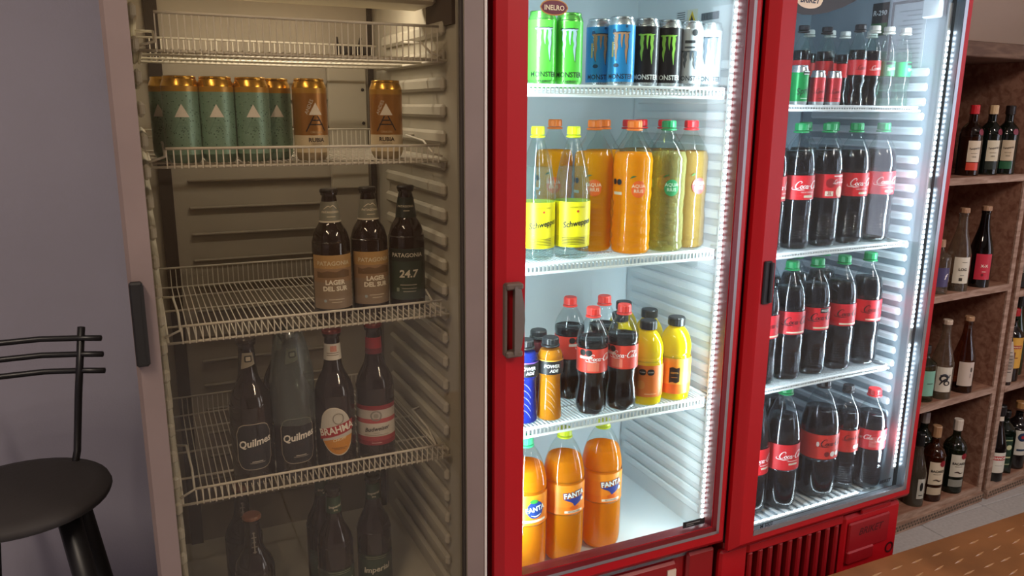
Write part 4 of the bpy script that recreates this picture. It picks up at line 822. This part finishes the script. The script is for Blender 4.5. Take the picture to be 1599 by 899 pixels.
ze3 = bottle('cola_bottle', 'slimmer cola bottle with black cap between the wide one and the red cap', 'bottle', .303, .0405, SHAPE_15, PET, COLA, .76, '1f1e22', .37, .05, bands=[(.39, .60, ['d6362a'], 'label')], art=[(cola_script(.0062), .35, .53, '1a1012')] + [(disc(0, 0, .0065, 12), .45 + .33 * k, .44, 'e8e0d8', .0014, 'football_print') for k in range(2)], mod=petal, group=GF)
ze3.location = (1.741, 1.485, Zf); ze3.rotation_euler.z = -.45
re = bottle('cola_bottle', 'cola bottle with bright red cap at the right end of the fridge floor', 'bottle', .290, .0415, SHAPE_15, PET, COLA, .76, 'e82a30', .42, .055, bands=[(.42, .62, ['d83038'], 'label')], art=[(cola_script(.0062), .9, .53, 'f6f2f0'), (cola_script(.0056), -.75, .54, 'f6f2f0')] + [(rect(0, 0, .02, .0012), -.05, .45 + .012 * k, 'f0b8b0') for k in range(9)], mod=petal, group=GF)
re.location = (1.816, 1.460, Zf); re.rotation_euler.z = -.6

# ------------------------------------------------------------------ liquor shelves
CLG = clear('d9d4c8', 1.5, 1.5, .03, .10, 'b0a294'); GRN = mat('0d140f', .06, spec=.7); AMB = clear('8a4a20', 1.5, 1.5, .03, .15, '6a3418')
GINS = [(.80, 0), (.97, .01), (1, .03), (1, .52), (.98, .60), (.88, .67), (.62, .72), (.42, .755), (.38, .79), (.37, .86), (.40, .87), (.40, .90)]
def gin(label, glass, cap, lab, foot, drink=None, group='gin bottles on the upper shelf'):
    return bottle('gin_bottle', label, 'bottle', .222, .034, GINS, glass, drink, .55, cap, .42, .13, bands=[(.08, .19, [foot], 'foot_label', -.35, .75), (.20, .50, [lab], 'label', -.35, .8)], art=[(disc(0, 0, .010, 18), .75, .62, '7a2036', .0012, 'wax_seal'), (T('Tanqueray', .0095, .25, .015, .8, .15), .22, .39, '3a2a20'), (rect(0, 0, .02, .0014), .22, .32, '6a5a48'), (T('1830', .007), .22, .27, '4a3a2c')], group=group, neckring=False)
t1 = gin('clear gin bottle with red cap and orange-red foot label on the top wooden shelf', clear('8a7060', 1.5, 1.4, .03, .1, '4a3020'), 'c8202c', 'd8cbb8', 'd2442e', mat('7a4a20', .3)); t1.location = (2.435, 1.71, 1.198); t1.rotation_euler.z = -.75
t2 = gin('dark green gin bottle with cream cap, middle of the gin bottles', GRN, 'cdb28c', 'd5cdb8', '1a241c'); t2.location = (2.535, 1.715, 1.198); t2.rotation_euler.z = -.75
t3 = gin('dark gin bottle with black cap and green foot label, rightmost gin bottle', GRN, '1c1416', 'c9b8a0', '1d5a3a'); t3.location = (2.617, 1.712, 1.198); t3.rotation_euler.z = -.95
t4 = gin('dark bottle with pale ringed cap hidden behind the red capped gin bottle', GRN, 'cdb28c', '2a221c', '1a241c'); t4.location = (2.43, 1.80, 1.198); t4.rotation_euler.z = .8
WINE = [(.82, 0), (.98, .01), (1, .03), (1, .40), (.96, .47), (.82, .55), (.64, .64), (.48, .73), (.39, .82), (.37, .90), (.40, .91), (.40, .955)]
def wine(label, glass, lab, words, ink, cap='a9846a', drink=None, fill=.1, h=.272, art=(), group='wine bottles on wooden shelves', z0=.10, z1=.42, sh=None):
    return bottle('wine_bottle', label, 'bottle', h, .0365, sh or WINE, glass, drink, fill, cap, .42, .06, bands=[(z0, z1, [lab], 'label', -.55, .85)], art=([(T(words, .0125, .0, .03), .2, .27, ink)] if words else []) + [(rect(0, 0, .012, .002), .2, .2, ink)] * bool(words) + list(art), group=group, neckring=False)
v1 = wine('clear wine bottle with white label on the second wooden shelf', CLG, 'd8d4c8', 'LOG', '2a2622', drink=tint('b8a47a', .05), fill=.08, art=[(rect(0, 0, .016, .0015), .3, .36, '4a443c'), (rect(0, 0, .010, .010), .1, .15, '3a3630')]); v1.location = (2.425, 1.69, .822); v1.rotation_euler.z = -.7
v2 = wine('dark wine bottle with red-pink label on the second wooden shelf', clear('4a3a2c', 1.5, 1.6, .03, .12, '241a12'), 'c42c44', 'X-X', 'e8d8d4', art=[(oval(0, 0, .004, .005), .1, .16, '7a1a28')]); v2.location = (2.550, 1.70, .822); v2.rotation_euler.z = -.75
SQ = [(.9, 0), (1, .02), (1, .62), (.92, .70), (.55, .76), (.34, .80), (.34, .92)]
v0 = bottle('liquor_bottle', 'short clear bottle with violet label half hidden by the red fridge, second wooden shelf', 'bottle', .175, .034, SQ, CLG, None, cap='a9846a', capr=.36, caph=.14, bands=[(.14, .50, ['4a4672'], 'label', -.7, .9)], art=[(T('f', .026, .3, .02), .45, .33, 'e8e4ea')], neckring=False); v0.location = (2.325, 1.685, .822); v0.rotation_euler.z = -.7
v3 = wine('clear wine bottle with black and white swirl label on the third wooden shelf', CLG, 'd5d2c8', '', '2a2622', cap='c8b6a8', drink=tint('c4c48a', .05), fill=.08, h=.272, art=[(ring_stroke(-.004, .004, .011, .010, .004), .2, .26, '20242c'), (ring_stroke(.006, -.012, .008, .007, .003), .2, .26, '20242c'), (ribbon([(-.016, -.02, .002), (-.006, -.004, .006), (.010, .008, .003), (.016, .018, .004)], 4), .2, .26, '20242c'), (ribbon([(-.016, .014, .003), (0, .018, .005), (.014, .006, .002)], 4), .2, .26, '3a4454')]); v3.location = (2.415, 1.69, .447); v3.rotation_euler.z = -.75
v4 = wine('rose wine bottle with pale blank label and cork on the third wooden shelf', clear('c09a80', 1.5, 1.5, .03), 'c9bcb4', '', '6a5a54', cap='b08a6c', drink=tint('a8683c', .08), fill=.07, h=.268, art=[(oval(0, 0, .004, .009), .55, .32, '5a5450'), (rect(0, 0, .003, .016), .5, .24, '8a807a')]); v4.location = (2.540, 1.70, .447); v4.rotation_euler.z = -.75
v5 = bottle('liquor_bottle', 'green-tinted bottle with teal label half hidden by the red fridge, third wooden shelf', 'bottle', .19, .036, SQ, clear('b8cfc0', 1.5, 1.5, .03), None, cap='2a2a2c', capr=.36, caph=.14, bands=[(.12, .58, ['7fb8a8'], 'label', -.8, .9)], art=[(rect(0, 0, .02, .003), .4, .35, '3a5a50')], neckring=False); v5.location = (2.335, 1.695, .447); v5.rotation_euler.z = -.7
v6 = wine('clear wine bottle with white label standing behind the swirl label bottle', CLG, 'd5cdc2', '', '2a2622', cap='6a625c'); v6.location = (2.425, 1.80, .447); v6.rotation_euler.z = -1.3
RUM = [(.84, 0), (.98, .008), (1, .02), (1, .56), (.97, .63), (.80, .69), (.52, .735), (.36, .77), (.34, .83), (.36, .84)]
def rum(label, glass, cap, lab, lower, drink):
    return bottle('rum_bottle', label, 'bottle', .272, .0385, RUM, glass, drink, .60, cap, .40, .15, bands=[(.10, .20, [lower], 'lower_label', -.4, .95), (.24, .55, [lab], 'label', -.4, .95)], art=[(disc(0, 0, .0115, 18), .72, .53, '8a1f2a', .0016, 'round_emblem'), (T('BACARDI', .0125, 0, .03, .9), .35, .425, '2a2220'), (rect(0, 0, .026, .0018), .3, .385, '6a5a4c'), (ribbon([(-.014, 0, .002), (-.004, .003, .005), (.006, -.002, .005), (.014, .001, .002)], 3), .35, .30, '4a3a34')], neckring=False)
r1 = rum('amber rum bottle with tan cap and cream label on the bottom wooden shelf', AMB, 'a98464', 'd6c6b0', 'c2b09a', mat('4a2212', .2)); r1.location = (2.443, 1.695, .06); r1.rotation_euler.z = -.75
r2 = rum('clear-green rum bottle with white cap and white label on the bottom wooden shelf', clear('8f9c84', 1.5, 1.5, .03, .1, '3c4438'), 'd3c8c0', 'cfc8ba', '8c8c86', tint('6a7260', .2)); r2.location = (2.568, 1.705, .06); r2.rotation_euler.z = -.75
r0 = bottle('liquor_bottle', 'slim clear bottle with black neck and dark figure label beside the red fridge door', 'bottle', .262, .0335, WINE, CLG, tint('a8a89a', .08), .42, '17181a', .44, .17, bands=[(.12, .40, ['b9b6ae'], 'label', .1, .9)], art=[(oval(0, .008, .006, .016), .5, .26, '1c1c1e', .0014, 'figure_print'), (rect(0, 0, .016, .003), .5, .17, '1c1c1e', .0014, 'figure_print')], neckring=False); r0.location = (2.355, 1.69, .06); r0.rotation_euler.z = -.75
r3 = rum('dark bottle with grey-white cap at the back of the bottom wooden shelf', GRN, 'b8b0ac', '2a2420', '1e1a18', None); r3.location = (2.52, 1.80, .06); r3.rotation_euler.z = .9
r4 = rum('dark bottle with pale cap at the back, beside the slim clear bottle', GRN, 'c4b4a8', '2a2420', '1e1a18', None); r4.location = (2.435, 1.79, .06); r4.rotation_euler.z = .9
# second unit, cut by the photo's right edge
DRK = mat('140f10', .08, spec=.7)
x1 = bottle('liquor_bottle', 'dark bitters bottle with red cap and yellow label on the second wooden unit', 'bottle', .268, .0365, RUM, DRK, None, cap='b01c24', capr=.42, caph=.10, bands=[(.19, .62, ['d8a648'], 'label', -.6, 1.2)], art=[(rect(0, 0, .042, .012), .3, .49, 'a8242a', .0014, 'red_banner'), (T('AMARGO', .0085, 0, .02), .3, .49, 'e8d8b0', .002), (T('L', .034, 0, .01), .3, .37, '7a3a1c', .0016)], neckring=False); x1.location = (2.838, 1.73, .437); x1.rotation_euler.z = -.75
x2 = bottle('liquor_bottle', 'slim bottle with pale printed label beside the second unit side panel', 'bottle', .215, .022, WINE, DRK, None, cap='1c1a1c', capr=.5, caph=.1, bands=[(.06, .75, ['b8aca4', '9a8f88', 'b8aca4'], 'label', -1.4, 1.4)], art=[(rect(0, .012 * k, .014, .003), .2, .4, '5a5450') for k in range(-3, 4)], neckring=False); x2.location = (2.777, 1.698, .437); x2.rotation_euler.z = -.7
x3 = bottle('liquor_bottle', 'dark green bottle at the photo edge behind the yellow label bottle', 'bottle', .30, .040, WINE, mat('1a2a1c', .08, spec=.7), None, cap='1c1a1c', capr=.44, caph=.14, bands=[(.2, .4, ['2a3424'], 'label', -.8, .8)], neckring=False); x3.location = (2.925, 1.775, .437); x3.rotation_euler.z = -.7
g1 = bottle('vermouth_bottle', 'dark vermouth bottle with white label and red banner on the lowest shelf, second unit', 'bottle', .288, .0365, WINE, DRK, None, cap='1a1a1e', capr=.5, caph=.13, bands=[(.12, .395, ['d9d4cc'], 'label', -.6, 1.1), (.80, .86, ['d9cfc4'], 'neck_band')], art=[(rect(0, 0, .046, .016), .3, .32, 'b81c28', .0014, 'red_banner'), (T('GANCIA', .0125, 0, .03, .9), .3, .32, 'f2ece6', .002), (rect(0, 0, .026, .0016), .3, .22, '8a847c')], neckring=False); g1.location = (2.798, 1.705, .06); g1.rotation_euler.z = -.75
JG = [(1.0, 0), (1.12, .02), (1.12, .66), (1.0, .72), (.6, .79), (.36, .83), (.34, .90)]
j1 = bottle('liqueur_bottle', 'square dark green liqueur bottle with bordered label on the lowest shelf', 'bottle', .24, .035, JG, mat('0d1712', .08, spec=.7), None, cap='141416', capr=.42, caph=.1, bands=[(.1, .62, ['20342a'], 'label', -.2, .95)], art=[(roundrect(0, 0, .034, .10, .004), .36, .36, 'a9b08a', .0010, 'label_border'), (roundrect(0, 0, .028, .092, .004), .36, .36, '223a2c', .0014, 'label_field'), (disc(0, .02, .010, 16), .36, .36, 'c9c8a4', .0018, 'emblem'), (rect(0, -.02, .02, .006), .36, .36, 'b9b892', .0018)], mod=lambda t, z: 1 / max(abs(math.cos(t)), abs(math.sin(t))) * .82 if z < .165 else 1, neckring=False); j1.location = (2.892, 1.738, .06); j1.rotation_euler.z = -.75
k1 = bottle('liquor_bottle', 'dark bottle with blue round emblem and amber cork cap at the photo edge', 'bottle', .262, .0385, RUM, DRK, None, cap='a97c50', capr=.46, caph=.10, bands=[(.22, .60, ['c9c4bc'], 'label', -.6, 1.1)], art=[(disc(0, 0, .017, 20), .3, .50, '20304e', .0014, 'round_emblem'), (disc(0, 0, .006, 12), .3, .50, 'a82a30', .0018, 'round_emblem'), (rect(0, 0, .03, .008), .3, .30, '2a3850')], neckring=False); k1.location = (2.975, 1.74, .06); k1.rotation_euler.z = -.75
k2 = bottle('liquor_bottle', 'dark bottle with wooden cork behind the vermouth bottle on the lowest shelf', 'bottle', .30, .036, WINE, DRK, None, cap='a9805c', capr=.5, caph=.1, neckring=False); k2.location = (2.875, 1.815, .06)
k3b = bottle('liquor_bottle', 'pale-labelled bottle just inside the second unit, left of the vermouth', 'bottle', .235, .030, WINE, CLG, None, cap='6a4a34', capr=.44, caph=.1, bands=[(.06, .5, ['cfc6a8'], 'label', -1.2, 1.2)], neckring=False); k3b.location = (2.785, 1.795, .06)
e1 = bottle('liquor_bottle', 'dark bottle with orange banded neck on the second unit, middle shelf', 'bottle', .262, .0375, RUM, DRK, None, cap='1a1a1c', capr=.42, caph=.1, bands=[(.10, .36, ['2a2826', '8a8680'], 'label', -.6, 1.2), (.60, .68, ['b8602c'], 'neck_band')], art=[(rect(0, 0, .03, .0016), .3, .22, 'c9c4bc')], neckring=False); e1.location = (2.82, 1.725, .79); e1.rotation_euler.z = -.75
e2 = bottle('liquor_bottle', 'tall dark bottle at the right photo edge on the second unit, middle shelf', 'bottle', .29, .037, WINE, mat('141a14', .08, spec=.7), None, cap='2a2422', capr=.42, caph=.12, bands=[(.12, .42, ['b9b0a4'], 'label', -.6, 1.1)], neckring=False); e2.location = (2.91, 1.74, .79); e2.rotation_euler.z = -.75

# ceiling lamps that light the shop
for i, (x, y) in enumerate(((1.9, -.6), (-.6, .2))):
    t = thing('ceiling_lamp', ('tube lamp on the ceiling over the shop floor at the right', 'tube lamp on the ceiling at the left')[i], 'lamp', (x, y, 2.6))
    b = MB(); b.box(-.07, .07, -.6, .6, -.04, 0, bev=.006); b.build('housing', mat('d5d2cc', .5), t)
    b = MB(); b.rod((0, -.56, -.055), (0, .56, -.055), .013, 10); b.build('tube', mat('ffe9cc', .3, emit=6), t)
